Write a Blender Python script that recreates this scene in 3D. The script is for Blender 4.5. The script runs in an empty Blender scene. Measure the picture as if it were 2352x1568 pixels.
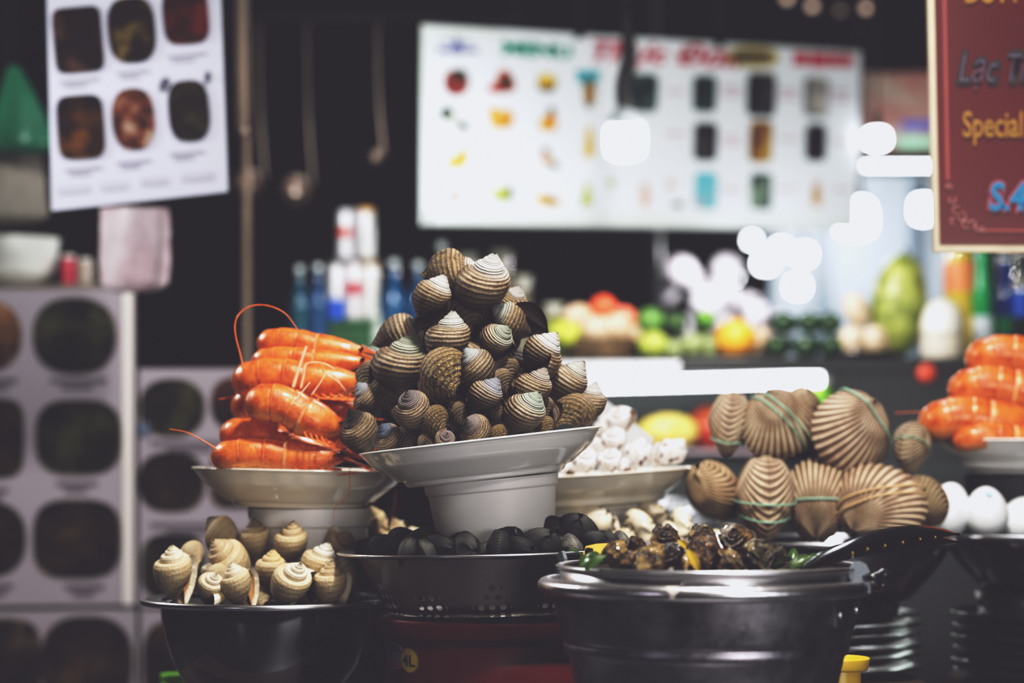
import bpy, bmesh, math, random
from math import sin, cos, pi, radians, sqrt, atan2, exp
from mathutils import Vector, Matrix, Euler, noise

rnd = random.Random(7)
SC = bpy.context.scene
COL = SC.collection
# ------------------------------------------------------------------ camera
F = 85.0 / 36.0 * 2352.0
CZ = 1.25
HOR = 1030.0
cam_d = bpy.data.cameras.new('camera')
cam = bpy.data.objects.new('camera', cam_d)
COL.objects.link(cam)
cam.location = (0, 0, CZ)
cam.rotation_euler = (radians(90), 0, 0)
cam_d.lens = 85
cam_d.sensor_width = 36
cam_d.shift_y = (HOR - 784.0) / 2352.0
cam_d.dof.use_dof = True
cam_d.dof.focus_distance = 1.955
cam_d.dof.aperture_fstop = 3.4
cam_d.clip_start = 0.05
SC.camera = cam


def P(px, py, Y):
    return Vector(((px - 1176.0) * Y / F, Y, CZ - (py - HOR) * Y / F))


def S(Y):
    return Y / F


# ------------------------------------------------------------------ materials
def newmat(name):
    m = bpy.data.materials.new(name)
    m.use_nodes = True
    nt = m.node_tree
    b = nt.nodes['Principled BSDF']
    return m, nt, b


def N(nt, typ, **kw):
    n = nt.nodes.new(typ)
    for k, v in kw.items():
        if k == 'ins':
            for a, c in v.items():
                n.inputs[a].default_value = c
        else:
            setattr(n, k, v)
    return n


def L(nt, a, b):
    nt.links.new(a, b)


def ramp(nt, src, stops, interp='LINEAR'):
    r = nt.nodes.new('ShaderNodeValToRGB')
    r.color_ramp.interpolation = interp
    e = r.color_ramp.elements
    while len(e) < len(stops):
        e.new(0.5)
    for i, (p, c) in enumerate(stops):
        e[i].position = p
        if not hasattr(c, '__len__'):
            c = (c, c, c)
        e[i].color = tuple(c[:3]) + (1,)
    nt.links.new(src, r.inputs[0])
    return r


def mixc(nt, fac, a, b, mode='MIX'):
    m = nt.nodes.new('ShaderNodeMix')
    m.data_type = 'RGBA'
    m.blend_type = mode
    m.clamp_factor = True
    for sock, v in ((m.inputs[0], fac), (m.inputs[6], a), (m.inputs[7], b)):
        if hasattr(v, 'is_linked'):
            nt.links.new(v, sock)
        elif hasattr(v, '__len__'):
            sock.default_value = tuple(v[:3]) + (1,)
        else:
            sock.default_value = v
    return m.outputs[2]


def mth(nt, op, a, b=None, c=None, clamp=False):
    m = nt.nodes.new('ShaderNodeMath')
    m.operation = op
    m.use_clamp = clamp
    for i, v in enumerate((a, b, c)):
        if v is None:
            continue
        if hasattr(v, 'is_linked'):
            nt.links.new(v, m.inputs[i])
        else:
            m.inputs[i].default_value = v
    return m.outputs[0]


def attr(nt, name):
    a = nt.nodes.new('ShaderNodeAttribute')
    a.attribute_name = name
    return a.outputs['Fac']


def ncoord(nt, scale, detail=3, rough=0.55, kind='Object', out='Fac'):
    tc = nt.nodes.new('ShaderNodeTexCoord')
    n = nt.nodes.new('ShaderNodeTexNoise')
    n.inputs['Scale'].default_value = scale
    n.inputs['Detail'].default_value = detail
    n.inputs['Roughness'].default_value = rough
    nt.links.new(tc.outputs[kind], n.inputs['Vector'])
    return n.outputs[out]


def bump(nt, b, h, strength=0.4, dist=0.002, normal=None):
    n = nt.nodes.new('ShaderNodeBump')
    n.inputs['Strength'].default_value = strength
    n.inputs['Distance'].default_value = dist
    nt.links.new(h, n.inputs['Height'])
    nt.links.new(n.outputs[0], b.inputs['Normal'])
    return n


_cache = {}


def flat(name, col, rough=0.5, metal=0.0, var=0.12, scale=8, spec=0.5, bmp=0.0, coat=0.0, trans=0.0, sss=0.0, emit=0.0):
    """plain procedural material: base colour broken up by noise"""
    key = (name, tuple(col), rough, metal, var, scale, emit)
    if key in _cache:
        return _cache[key]
    m, nt, b = newmat(name)
    n = ncoord(nt, scale)
    lo = [max(0, c * (1 - var)) for c in col]
    hi = [min(1, c * (1 + var)) for c in col]
    r = ramp(nt, n, [(0.3, lo), (0.7, hi)])
    L(nt, r.outputs[0], b.inputs['Base Color'])
    b.inputs['Roughness'].default_value = rough
    b.inputs['Metallic'].default_value = metal
    b.inputs['Specular IOR Level'].default_value = spec
    b.inputs['Coat Weight'].default_value = coat
    b.inputs['Transmission Weight'].default_value = trans
    if sss:
        b.inputs['Subsurface Weight'].default_value = sss
        b.inputs['Subsurface Radius'].default_value = (0.01, 0.004, 0.002)
    if emit:
        L(nt, r.outputs[0], b.inputs['Emission Color'])
        b.inputs['Emission Strength'].default_value = emit
    if bmp:
        n2 = ncoord(nt, scale * 6)
        bump(nt, b, n2, bmp, 0.002)
    _cache[key] = m
    return m


def emis(name, col, strength):
    m, nt, b = newmat(name)
    b.inputs['Base Color'].default_value = tuple(col) + (1,)
    b.inputs['Emission Color'].default_value = tuple(col) + (1,)
    b.inputs['Emission Strength'].default_value = strength
    return m


def food(name, a, b_, c, scale=30, rough=0.5):
    """printed food photograph: three mixed tones"""
    key = (name, tuple(a), tuple(b_), tuple(c), scale)
    if key in _cache:
        return _cache[key]
    m, nt, b = newmat(name)
    n = ncoord(nt, scale, 4, 0.6)
    r = ramp(nt, n, [(0.38, a), (0.52, b_), (0.66, c)])
    L(nt, r.outputs[0], b.inputs['Base Color'])
    b.inputs['Roughness'].default_value = rough
    if 'photo' in name or 'dish' in name:
        b.inputs['Specular IOR Level'].default_value = 0.08
    _cache[key] = m
    return m


# ------------------------------------------------------------------ mesh helpers
def mesh(name, verts, faces, mat=None, attrs=None, smooth=True):
    me = bpy.data.meshes.new(name)
    me.from_pydata([tuple(v) for v in verts], [], faces)
    if attrs:
        for k, vals in attrs.items():
            at = me.attributes.new(k, 'FLOAT', 'POINT')
            at.data.foreach_set('value', [float(x) for x in vals])
    if mat:
        me.materials.append(mat)
    me.validate()
    me.update()
    if smooth:
        me.polygons.foreach_set('use_smooth', [True] * len(me.polygons))
    return me


def fixn(me):
    bm = bmesh.new()
    bm.from_mesh(me)
    bmesh.ops.recalc_face_normals(bm, faces=bm.faces)
    bm.to_mesh(me)
    bm.free()
    return me


def ob(name, me, parent=None, loc=(0, 0, 0), rot=None, scale=None, mw=None):
    o = bpy.data.objects.new(name, me)
    COL.objects.link(o)
    if parent:
        o.parent = parent
    if mw is not None:
        o.matrix_local = mw
    else:
        o.location = loc
        if rot:
            o.rotation_euler = rot
        if scale:
            o.scale = scale if hasattr(scale, '__len__') else (scale,) * 3
    return o


def tag(o, label, cat, group=None, kind=None):
    o['label'] = label
    o['category'] = cat
    if group:
        o['group'] = group
    if kind:
        o['kind'] = kind
    return o


def thing(name, label, cat, loc=(0, 0, 0), group=None, rot=None):
    o = bpy.data.objects.new(name, None)
    o.empty_display_size = 0.02
    COL.objects.link(o)
    o.location = loc
    if rot:
        o.rotation_euler = rot
    return tag(o, label, cat, group)


def struct(name, me):
    o = ob(name, me)
    o['kind'] = 'structure'
    return o


def lathe(prof, seg=64, a0=0.0, a1=2 * pi):
    """prof list of (r,z). returns verts, faces, (u,v attr)"""
    full = abs(a1 - a0 - 2 * pi) < 1e-6
    n = seg if full else seg + 1
    vs, fs, U, V = [], [], [], []
    m = len(prof)
    for i in range(n):
        a = a0 + (a1 - a0) * i / seg
        for j, (r, z) in enumerate(prof):
            vs.append((r * cos(a), r * sin(a), z))
            U.append(i / seg)
            V.append(j / (m - 1))
    for i in range(seg):
        k = (i + 1) % n
        for j in range(m - 1):
            fs.append((i * m + j, k * m + j, k * m + j + 1, i * m + j + 1))
    return vs, fs, U, V


def lathe_me(name, prof, mat, seg=64, smooth=True):
    vs, fs, U, V = lathe(prof, seg)
    me = mesh(name, vs, fs, mat, {'u': U, 'v': V}, smooth)
    bm = bmesh.new()
    bm.from_mesh(me)
    bmesh.ops.remove_doubles(bm, verts=bm.verts, dist=1e-6)
    bmesh.ops.recalc_face_normals(bm, faces=bm.faces)
    bm.to_mesh(me)
    bm.free()
    return me


def box_v(x0, x1, y0, y1, z0, z1):
    v = [(x0, y0, z0), (x1, y0, z0), (x1, y1, z0), (x0, y1, z0), (x0, y0, z1), (x1, y0, z1), (x1, y1, z1), (x0, y1, z1)]
    f = [(0, 3, 2, 1), (4, 5, 6, 7), (0, 1, 5, 4), (1, 2, 6, 5), (2, 3, 7, 6), (3, 0, 4, 7)]
    return v, f


def box(name, x0, x1, y0, y1, z0, z1, mat, bev=0.0):
    v, f = box_v(x0, x1, y0, y1, z0, z1)
    me = mesh(name, v, f, mat, smooth=False)
    if bev:
        bm = bmesh.new()
        bm.from_mesh(me)
        bmesh.ops.bevel(bm, geom=list(bm.edges), offset=bev, segments=2, affect='EDGES', profile=0.5)
        bm.to_mesh(me)
        bm.free()
    return me


def smooth_path(pts, n=40):
    """catmull-rom through pts"""
    pts = [Vector(p) for p in pts]
    if len(pts) == 2:
        return [pts[0].lerp(pts[1], i / n) for i in range(n + 1)]
    out = []
    P0 = [pts[0] * 2 - pts[1]] + pts + [pts[-1] * 2 - pts[-2]]
    segs = len(pts) - 1
    per = max(2, n // segs)
    for s in range(segs):
        a, b, c, d = P0[s:s + 4]
        for i in range(per):
            t = i / per
            out.append(0.5 * ((2 * b) + (c - a) * t + (2 * a - 5 * b + 4 * c - d) * t * t + (3 * b - a - 3 * c + d) * t ** 3))
    out.append(pts[-1])
    return out


def tube_v(path, rad, seg=8, cap=True):
    n = len(path)
    vs, fs = [], []
    up = Vector((0, 0, 1))
    prev = None
    for i, p in enumerate(path):
        t = (path[min(i + 1, n - 1)] - path[max(i - 1, 0)])
        if t.length < 1e-9:
            t = Vector((0, 0, 1))
        t.normalize()
        if prev is None:
            ref = up if abs(t.dot(up)) < 0.9 else Vector((1, 0, 0))
            x = t.cross(ref).normalized()
        else:
            x = (prev - t * prev.dot(t)).normalized()
        prev = x
        y = t.cross(x)
        r = rad(i / (n - 1)) if callable(rad) else rad
        for k in range(seg):
            a = 2 * pi * k / seg
            vs.append(p + x * (cos(a) * r) + y * (sin(a) * r))
    for i in range(n - 1):
        for k in range(seg):
            fs.append((i * seg + k, i * seg + (k + 1) % seg, (i + 1) * seg + (k + 1) % seg, (i + 1) * seg + k))
    if cap:
        fs.append(tuple(range(seg))[::-1])
        fs.append(tuple((n - 1) * seg + k for k in range(seg)))
    return vs, fs


def tube(name, path, rad, mat, seg=8, parent=None, off=None):
    if off is not None:
        path = [p - off for p in path]
    vs, fs = tube_v(path, rad, seg)
    return ob(name, fixn(mesh(name, vs, fs, mat)), parent)


def join_parts(name, parts, mat, attrs=None, smooth=True):
    vs, fs = [], []
    for v, f in parts:
        o = len(vs)
        vs += list(v)
        fs += [tuple(i + o for i in q) for q in f]
    return fixn(mesh(name, vs, fs, mat, attrs, smooth))


def sphere_v(r, seg=20, ring=12, sc=(1, 1, 1), off=(0, 0, 0)):
    vs, fs = [], []
    for i in range(ring + 1):
        t = pi * i / ring
        for k in range(seg):
            a = 2 * pi * k / seg
            vs.append((r * sin(t) * cos(a) * sc[0] + off[0], r * sin(t) * sin(a) * sc[1] + off[1], r * cos(t) * sc[2] + off[2]))
    for i in range(ring):
        for k in range(seg):
            fs.append((i * seg + k, (i + 1) * seg + k, (i + 1) * seg + (k + 1) % seg, i * seg + (k + 1) % seg))
    return vs, fs


def weld(me, d=1e-6):
    bm = bmesh.new()
    bm.from_mesh(me)
    bmesh.ops.remove_doubles(bm, verts=bm.verts, dist=d)
    bmesh.ops.recalc_face_normals(bm, faces=bm.faces)
    bm.to_mesh(me)
    bm.free()
    return me


def sphere(name, r, mat, sc=(1, 1, 1), lump=0.0, seg=24, ring=14, seed=0, off=(0, 0, 0)):
    vs, fs = sphere_v(r, seg, ring, sc)
    if lump:
        vs = [tuple(Vector(v) * (1 + lump * noise.noise(Vector(v) / r * 1.4 + Vector((seed * 3.1, 0, 0))))) for v in vs]
    vs = [tuple(Vector(v) + Vector(off)) for v in vs]
    return weld(mesh(name, vs, fs, mat), r * 1e-4)


def extrude_poly(name, pts, thick, mat, axis='y', smooth=False):
    """pts 2-D (x,z) polygon; extruded along y"""
    n = len(pts)
    vs = [(x, -thick / 2, z) for x, z in pts] + [(x, thick / 2, z) for x, z in pts]
    fs = [tuple(range(n)), tuple(range(2 * n - 1, n - 1, -1))]
    for i in range(n):
        j = (i + 1) % n
        fs.append((i, j, n + j, n + i))
    return fixn(mesh(name, vs, fs, mat, smooth=smooth))


def text_me(name, s, size, mat, bold=0.0, shear=0.0, extrude=0.0, xs=1.0):
    c = bpy.data.curves.new(name, 'FONT')
    c.body = s
    c.size = size
    c.align_x = 'LEFT'
    c.shear = shear
    c.offset = bold
    c.extrude = extrude
    c.resolution_u = 3
    o = bpy.data.objects.new(name, c)
    COL.objects.link(o)
    dg = bpy.context.evaluated_depsgraph_get()
    me = bpy.data.meshes.new_from_object(o.evaluated_get(dg))
    bpy.data.objects.remove(o)
    bpy.data.curves.remove(c)
    me.name = name
    me.materials.clear()
    me.materials.append(mat)
    # text lies in XY -> stand up in XZ facing -Y
    for v in me.vertices:
        v.co = Vector((v.co.x * xs, -v.co.z, v.co.y))
    return me


def copy_tree(o, parent=None):
    c = o.copy()
    COL.objects.link(c)
    c.parent = parent
    for ch in list(o.children):
        copy_tree(ch, c)
    return c


def orient(d, ref=Vector((0, 1, 0))):
    """matrix whose Z is d, Y as close to ref as possible"""
    z = d.normalized()
    y = ref - z * ref.dot(z)
    if y.length < 0.15:
        r2 = Vector((0, 0, 1))
        y = r2 - z * r2.dot(z)
    y.normalize()
    x = y.cross(z)
    return Matrix((x, y, z)).transposed()


# ------------------------------------------------------------------ grade (film-like faded blacks)
vs_ = SC.view_settings
SC.display_settings.display_device = 'sRGB'
vs_.view_transform = 'Standard'
vs_.look = 'None'
vs_.use_curve_mapping = True
cm = vs_.curve_mapping
for ci, (b0, w0) in enumerate(((0.0245, 0.86), (0.0222, 0.87), (0.0275, 0.90))):
    cv = cm.curves[ci]
    pts = [(0.0, b0), (0.03, b0 + 0.008), (0.12, 0.083), (0.3, 0.275), (0.6, 0.63), (1.0, w0)]
    while len(cv.points) < len(pts):
        cv.points.new(0.5, 0.5)
    for p, q in zip(cv.points, pts):
        p.location = q
cm.use_clip = True
cm.clip_max_x = 1
cm.clip_max_y = 1
cm.extend = 'HORIZONTAL'
cm.update()
SC.cycles.use_denoising = True
SC.cycles.adaptive_threshold = 0.02
SC.cycles.max_bounces = 8
SC.cycles.diffuse_bounces = 3
SC.cycles.glossy_bounces = 3
SC.cycles.transparent_max_bounces = 12
SC.cycles.caustics_reflective = False
SC.cycles.caustics_refractive = False
SC.cycles.sample_clamp_indirect = 4
w = bpy.data.worlds.new('night')
SC.world = w
w.use_nodes = True
w.node_tree.nodes['Background'].inputs[0].default_value = (0.55, 0.6, 0.75, 1)
w.node_tree.nodes['Background'].inputs[1].default_value = 0.012

# ------------------------------------------------------------------ common materials
M_STEEL = flat('brushed_steel', (0.60, 0.59, 0.61), 0.30, 1.0, 0.15, 14)
M_STEELD = flat('dark_steel', (0.20, 0.19, 0.21), 0.26, 1.0, 0.3, 9, bmp=0.05)
M_PORC = flat('white_porcelain', (0.90, 0.88, 0.86), 0.12, 0, 0.03, 6, coat=0.3)
M_PLASTW = flat('white_plastic', (0.74, 0.71, 0.70), 0.38, 0, 0.05, 12)
M_BLACK = flat('black_plastic', (0.012, 0.012, 0.013), 0.2, 0, 0.2, 10)
M_WIRE = flat('black_cable', (0.01, 0.01, 0.011), 0.6, 0, 0.2, 10)
M_WOOD = flat('dark_wood', (0.09, 0.06, 0.04), 0.6, 0, 0.4, 12, bmp=0.2)


# ================================================================== SHELL GENERATOR
def shell_mesh(name, mat, prof, W=1.65, turns=5.0, per=36, flare=0.0, flare_ang=45, knob=0.0, nknob=9, rough=0.0, seed=0, zc=1.45, lipz=0.0):
    nt_ = int(turns * per)
    # resample profile smoothly
    pth = smooth_path([(r, z, 0) for r, z in prof], 30)
    pr = [(p.x, p.y) for p in pth]
    m = len(pr)
    vs, fs, av, at_, as_, al = [], [], [], [], [], []
    for i in range(nt_ + 1):
        th = -2 * pi * turns * (1 - i / nt_)
        s = W ** (th / (2 * pi))
        lip = 0.0
        deg = -th * 180 / pi
        if deg < flare_ang:
            lip = (1 - deg / flare_ang)
        for j, (r, z) in enumerate(pr):
            v = j / (m - 1)
            rr, zz = r, z
            if flare:
                wgt = exp(-((v - 0.45) / 0.28) ** 2)
                rr = r * (1 + flare * lip * lip * wgt)
                zz = z + lipz * lip * lip * wgt
            if knob:
                rr *= 1 + knob * max(0, sin(nknob * th)) * exp(-((v - 0.3) / 0.12) ** 2)
            if rough:
                q = Vector((cos(th) * r * 2.2 * s, sin(th) * r * 2.2 * s, z * 2.2 * s)) + Vector((seed * 5.7, 0, 0))
                rr *= 1 + rough * noise.noise(q) + rough * 0.5 * noise.noise(q * 3.1)
            a = -th
            vs.append((rr * s * cos(a), rr * s * sin(a), zz * s + zc))
            av.append(v)
            at_.append(th)
            as_.append(s)
            al.append(lip)
    for i in range(nt_):
        for j in range(m - 1):
            fs.append((i * m + j, i * m + j + 1, (i + 1) * m + j + 1, (i + 1) * m + j))
    me = mesh(name, vs, fs, mat, {'v': av, 'th': at_, 'gs': as_, 'lip': al})
    # aperture infill (operculum), recessed a little behind the lip
    ov, of_ = [], []
    K = 5
    for j, (r, z) in enumerate(pr):
        v = j / (m - 1)
        rr = r
        if flare:
            rr = r * (1 + flare * 0.55 * exp(-((v - 0.45) / 0.28) ** 2))
        # columella line from suture to canal tip
        cr = 0.42 * (1 - v) ** 0.6 + pr[-1][0] * v
        czz = pr[0][1] * (1 - v) + pr[-1][1] * v
        for k in range(K):
            t = k / (K - 1)
            a = 0.16 + 0.35 * sin(pi * t) * sin(pi * v)
            R = rr * 0.985 * (1 - t) + cr * t
            Z = z * (1 - t) + czz * t
            ov.append((R * cos(a), R * sin(a), Z + zc))
    for j in range(m - 1):
        for k in range(K - 1):
            of_.append((j * K + k, j * K + k + 1, (j + 1) * K + k + 1, (j + 1) * K + k))
    return me, ov, of_


PROF_WHELK = [(0.575, -0.74), (0.68, -0.765), (0.82, -0.86), (0.94, -1.03), (1.0, -1.28), (0.985, -1.56), (0.90, -1.86), (0.72, -2.14), (0.48, -2.36), (0.30, -2.55), (0.22, -2.72)]
PROF_STEP = [(0.56, -0.88), (0.65, -0.85), (0.79, -0.83), (0.92, -0.92), (1.0, -1.14), (1.01, -1.45), (0.95, -1.82), (0.80, -2.2), (0.56, -2.5), (0.36, -2.72), (0.24, -2.9)]
PROF_BABY = [(0.60, -0.72), (0.70, -0.70), (0.82, -0.76), (0.94, -0.95), (1.0, -1.25), (0.96, -1.6), (0.80, -1.95), (0.55, -2.2), (0.32, -2.35), (0.15, -2.45)]


def mat_whelk(name, body_a, body_b, line, cords=9, fuzz_col=(0.36, 0.24, 0.11), rough=0.55, line_w=0.30, stria=1.0, cstr=1.0, low_dark=0.85):
    m, nt, b = newmat(name)
    v, th, gs = attr(nt, 'v'), attr(nt, 'th'), attr(nt, 'gs')
    oi = nt.nodes.new('ShaderNodeObjectInfo')
    # spire is pale: object colour; body brown
    n1 = ncoord(nt, 1.7, 4, 0.65)
    n2 = ncoord(nt, 9, 4, 0.65)
    bodyc = mixc(nt, ramp(nt, n1, [(0.35, 0), (0.65, 1)]).outputs[0], body_a, body_b)
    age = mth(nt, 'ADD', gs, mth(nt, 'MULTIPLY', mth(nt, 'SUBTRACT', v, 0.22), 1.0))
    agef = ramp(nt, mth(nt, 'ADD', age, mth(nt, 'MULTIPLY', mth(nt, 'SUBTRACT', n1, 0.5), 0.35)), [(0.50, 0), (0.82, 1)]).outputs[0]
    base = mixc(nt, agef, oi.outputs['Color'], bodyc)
    # lower half of the body whorl darkens towards the canal
    lowf = ramp(nt, mth(nt, 'ADD', v, mth(nt, 'MULTIPLY', mth(nt, 'SUBTRACT', n1, 0.5), 0.5)), [(0.30, 0), (0.62, 1)]).outputs[0]
    lowf = mth(nt, 'MULTIPLY', mth(nt, 'MULTIPLY', lowf, ramp(nt, gs, [(0.35, 0), (0.6, 1)]).outputs[0]), low_dark)
    base = mixc(nt, lowf, base, (0.028, 0.019, 0.013))
    # fuzzy crust, amount = object alpha
    crust = mth(nt, 'MULTIPLY', ramp(nt, n2, [(0.42, 0), (0.6, 1)]).outputs[0], mth(nt, 'MULTIPLY', agef, oi.outputs['Alpha']))
    base = mixc(nt, crust, base, fuzz_col)
    # spiral cords
    wob = mth(nt, 'MULTIPLY', mth(nt, 'SUBTRACT', n1, 0.5), 0.05)
    ph = mth(nt, 'MULTIPLY', mth(nt, 'ADD', v, wob), 2 * pi * cords)
    sn = mth(nt, 'SINE', ph)
    sn2 = mth(nt, 'SINE', mth(nt, 'MULTIPLY', ph, 2.0))
    ln = ramp(nt, mth(nt, 'MULTIPLY_ADD', sn, 0.5, 0.5), [(0.0, 1), (line_w, 0)]).outputs[0]
    lnf = mth(nt, 'MULTIPLY', ln, mth(nt, 'MULTIPLY_ADD', n1, 0.7, 0.5), clamp=True)
    lnf = mth(nt, 'MULTIPLY', lnf, ramp(nt, gs, [(0.0, 0.35), (0.6, 1)]).outputs[0])
    lnf = mth(nt, 'MULTIPLY', lnf, cstr)
    col = mixc(nt, lnf, base, line)
    # suture darkening
    sut = ramp(nt, v, [(0.0, 1), (0.05, 0)]).outputs[0]
    col = mixc(nt, mth(nt, 'MULTIPLY', sut, 0.8), col, (0.03, 0.02, 0.015))
    # growth lines
    gr = mth(nt, 'SINE', mth(nt, 'MULTIPLY_ADD', th, 34.0, mth(nt, 'MULTIPLY', n1, 8)))
    grf = ramp(nt, gr, [(0.75, 0), (1.0, 1)]).outputs[0]
    col = mixc(nt, mth(nt, 'MULTIPLY', grf, 0.25 * stria), col, (0.05, 0.035, 0.02))
    L(nt, col, b.inputs['Base Color'])
    b.inputs['Roughness'].default_value = rough
    b.inputs['Specular IOR Level'].default_value = 0.35
    h = mth(nt, 'ADD', mth(nt, 'MULTIPLY', sn, 0.55 * cstr), mth(nt, 'ADD', mth(nt, 'MULTIPLY', n2, 0.9), mth(nt, 'MULTIPLY', crust, 0.8)))
    bump(nt, b, h, 0.8, 0.0011)
    return m


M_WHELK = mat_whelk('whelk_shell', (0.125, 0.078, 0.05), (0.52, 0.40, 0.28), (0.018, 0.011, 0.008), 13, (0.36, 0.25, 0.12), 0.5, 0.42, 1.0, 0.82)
M_OPER = flat('operculum_horn', (0.05, 0.028, 0.018), 0.35, 0, 0.5, 80, bmp=0.3)
# ================================================================== COUNTER AND SUPPORTS
M_COUNTER = flat('counter_steel', (0.10, 0.10, 0.11), 0.4, 0.8, 0.2, 6)
ct = thing('stall_counter', 'dark metal stall counter that carries the seafood bowls and buckets', 'counter', (0.1, 2.25, 0))
ob('counter_top', box('counter_top', -0.85, 0.85, -0.72, 0.62, 0.88, 0.92, M_COUNTER, 0.004), ct)
for x in (-0.8, 0.8):
    for y in (-0.67, 0.57):
        ob('leg', box('leg', x - 0.025, x + 0.025, y - 0.025, y + 0.025, 0, 0.88, M_COUNTER), ct)


def crate(x, y, hx, hy, z1, label):
    c = thing('wooden_riser', label, 'riser', (x, y, 0.92))
    h = z1 - 0.92
    ob('top_board', box('top_board', -hx, hx, -hy, hy, h - 0.015, h, M_WOOD, 0.002), c)
    for sx in (-1, 1):
        ob('side_board', box('side_board', sx * hx - (0.012 if sx > 0 else 0), sx * hx + (0 if sx > 0 else 0.012), -hy, hy, 0, h - 0.015, M_WOOD), c)
    return c


# ================================================================== MAIN TOWER: cup, plate, whelk pile
YC = 2.06
sP = S(YC)


def plate_prof(k, foot=180, rim=283, depth=88):
    f = depth / 88.0
    o = [(0, -72 * f), (foot - 12, -74 * f), (foot - 10, -86 * f), (foot - 4, -89 * f), (foot + 3, -86 * f), (foot + 8, -76 * f), (foot + 22, -73 * f), (rim - 58, -56 * f), (rim - 30, -36 * f), (rim - 13, -14 * f), (rim - 11, -11 * f), (rim - 5, -4 * f), (rim, -1.5 * f), (rim, 1), (rim - 4, 2.5), (rim - 9, 0), (rim - 22, -16 * f), (rim - 40, -36 * f), (rim - 66, -52 * f), (foot, -62 * f), (0, -62 * f)]
    return [(r * k, z * k) for r, z in o]


def bevelled(prof, n=3):
    """slight rounding of a profile"""
    out = [prof[0]]
    for a, b, c in zip(prof, prof[1:], prof[2:]):
        A, B, C = Vector(a), Vector(b), Vector(c)
        d = min((B - A).length, (C - B).length) * 0.3
        p = B + (A - B).normalized() * d
        q = B + (C - B).normalized() * d
        for i in range(n + 1):
            t = i / n
            out.append(tuple(p * (1 - t) ** 2 + B * (2 * t * (1 - t)) + q * t * t))
    out.append(prof[-1])
    return out


def cup_prof(k, r_top, r_bot, h, band):
    t = 2.5
    o = [(0, -h), (r_bot - 6, -h), (r_bot, -h + 6)]
    rb = r_bot + (r_top - 5 - r_bot) * ((h - band - 4) / h)
    o += [(r_bot + (rb - r_bot) * f, -h + 6 + (h - band - 10) * f) for f in (0.25, 0.5, 0.75, 1.0)]
    o += [(rb + 5, -band), (r_top, -3), (r_top, 0), (r_top - t, 0), (r_top - t - 3, -8), (r_bot - t - 4, -h + 5), (0, -h + 5)]
    return [(r * k, z * k) for r, z in o]


tilt = radians(6.6)
plate0 = P(1105, 1011, YC)
pl = ob('serving_plate', lathe_me('serving_plate', bevelled(plate_prof(sP)), M_PORC, 96))
pl.location = plate0
pl.rotation_euler = (0, -tilt, 0)
tag(pl, 'white porcelain plate tilted to the left under the tall pile of brown whelks', 'plate')
M_CUP = flat('frosted_plastic', (0.82, 0.79, 0.78), 0.45, 0, 0.06, 18, bmp=0.08)
cup = ob('plastic_tub', lathe_me('plastic_tub', bevelled(cup_prof(sP, 156, 128, 190, 24)), M_CUP, 80))
cup.location = plate0 + Matrix.Rotation(-tilt, 3, 'Y') @ Vector((12 * sP, 0, -90 * sP))
cup.rotation_euler = (0, -radians(5.5), 0)
tag(cup, 'round white plastic tub standing among black clams in the colander', 'tub')

shell_protos = []
for i, (W, tn, kb) in enumerate(((1.62, 5.2, 0), (1.70, 4.8, 0.0), (1.58, 5.5, 0.0))):
    me, ov, of_ = shell_mesh('whelk_shell', M_WHELK, PROF_WHELK, W, tn, 40, flare=0.10, flare_ang=25, rough=0.035, seed=i)
    opm = fixn(mesh('operculum', ov, of_, M_OPER))
    shell_protos.append((me, opm))


def place_shell(proto, name, label, cat, ap, bp, wpx, Y, flag=1, spin=150, color=(0.6, 0.6, 0.55, 0.5), group=None, sc=1.0):
    k = wpx / 1.82 * S(Y) * sc
    dx, dz = ap[0] - bp[0], -(ap[1] - bp[1])
    l = max(1e-3, math.hypot(dx, dz))
    c = min(0.97, 1.22 * l / (1.45 * wpx / 1.82))
    d = Vector((dx / l * c, -flag * sqrt(max(0, 1 - c * c)), dz / l * c))
    R = orient(d) @ Matrix.Rotation(radians(spin), 3, 'Z')
    M = Matrix.Translation(P(bp[0], bp[1], Y)) @ R.to_4x4() @ Matrix.Scale(k, 4)
    o = ob(name, proto[0], mw=M)
    o.color = color
    ob('operculum', proto[1], o)
    tag(o, label, cat, group)
    return o


def z1(x, y):
    return (780 + x / 3.136, 560 + y / 3.136)


def Rh(py):
    return min(262, max(60, 120 + (py - 650) * 0.48))


def xc(py):
    return min(1102, 1055 + (py - 620) * 0.2)


GREY = (0.62, 0.60, 0.57)
GREEN = (0.50, 0.52, 0.42)
PURP = (0.42, 0.36, 0.38)
BLUE = (0.22, 0.25, 0.33)
PALE = (0.74, 0.71, 0.68)
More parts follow.
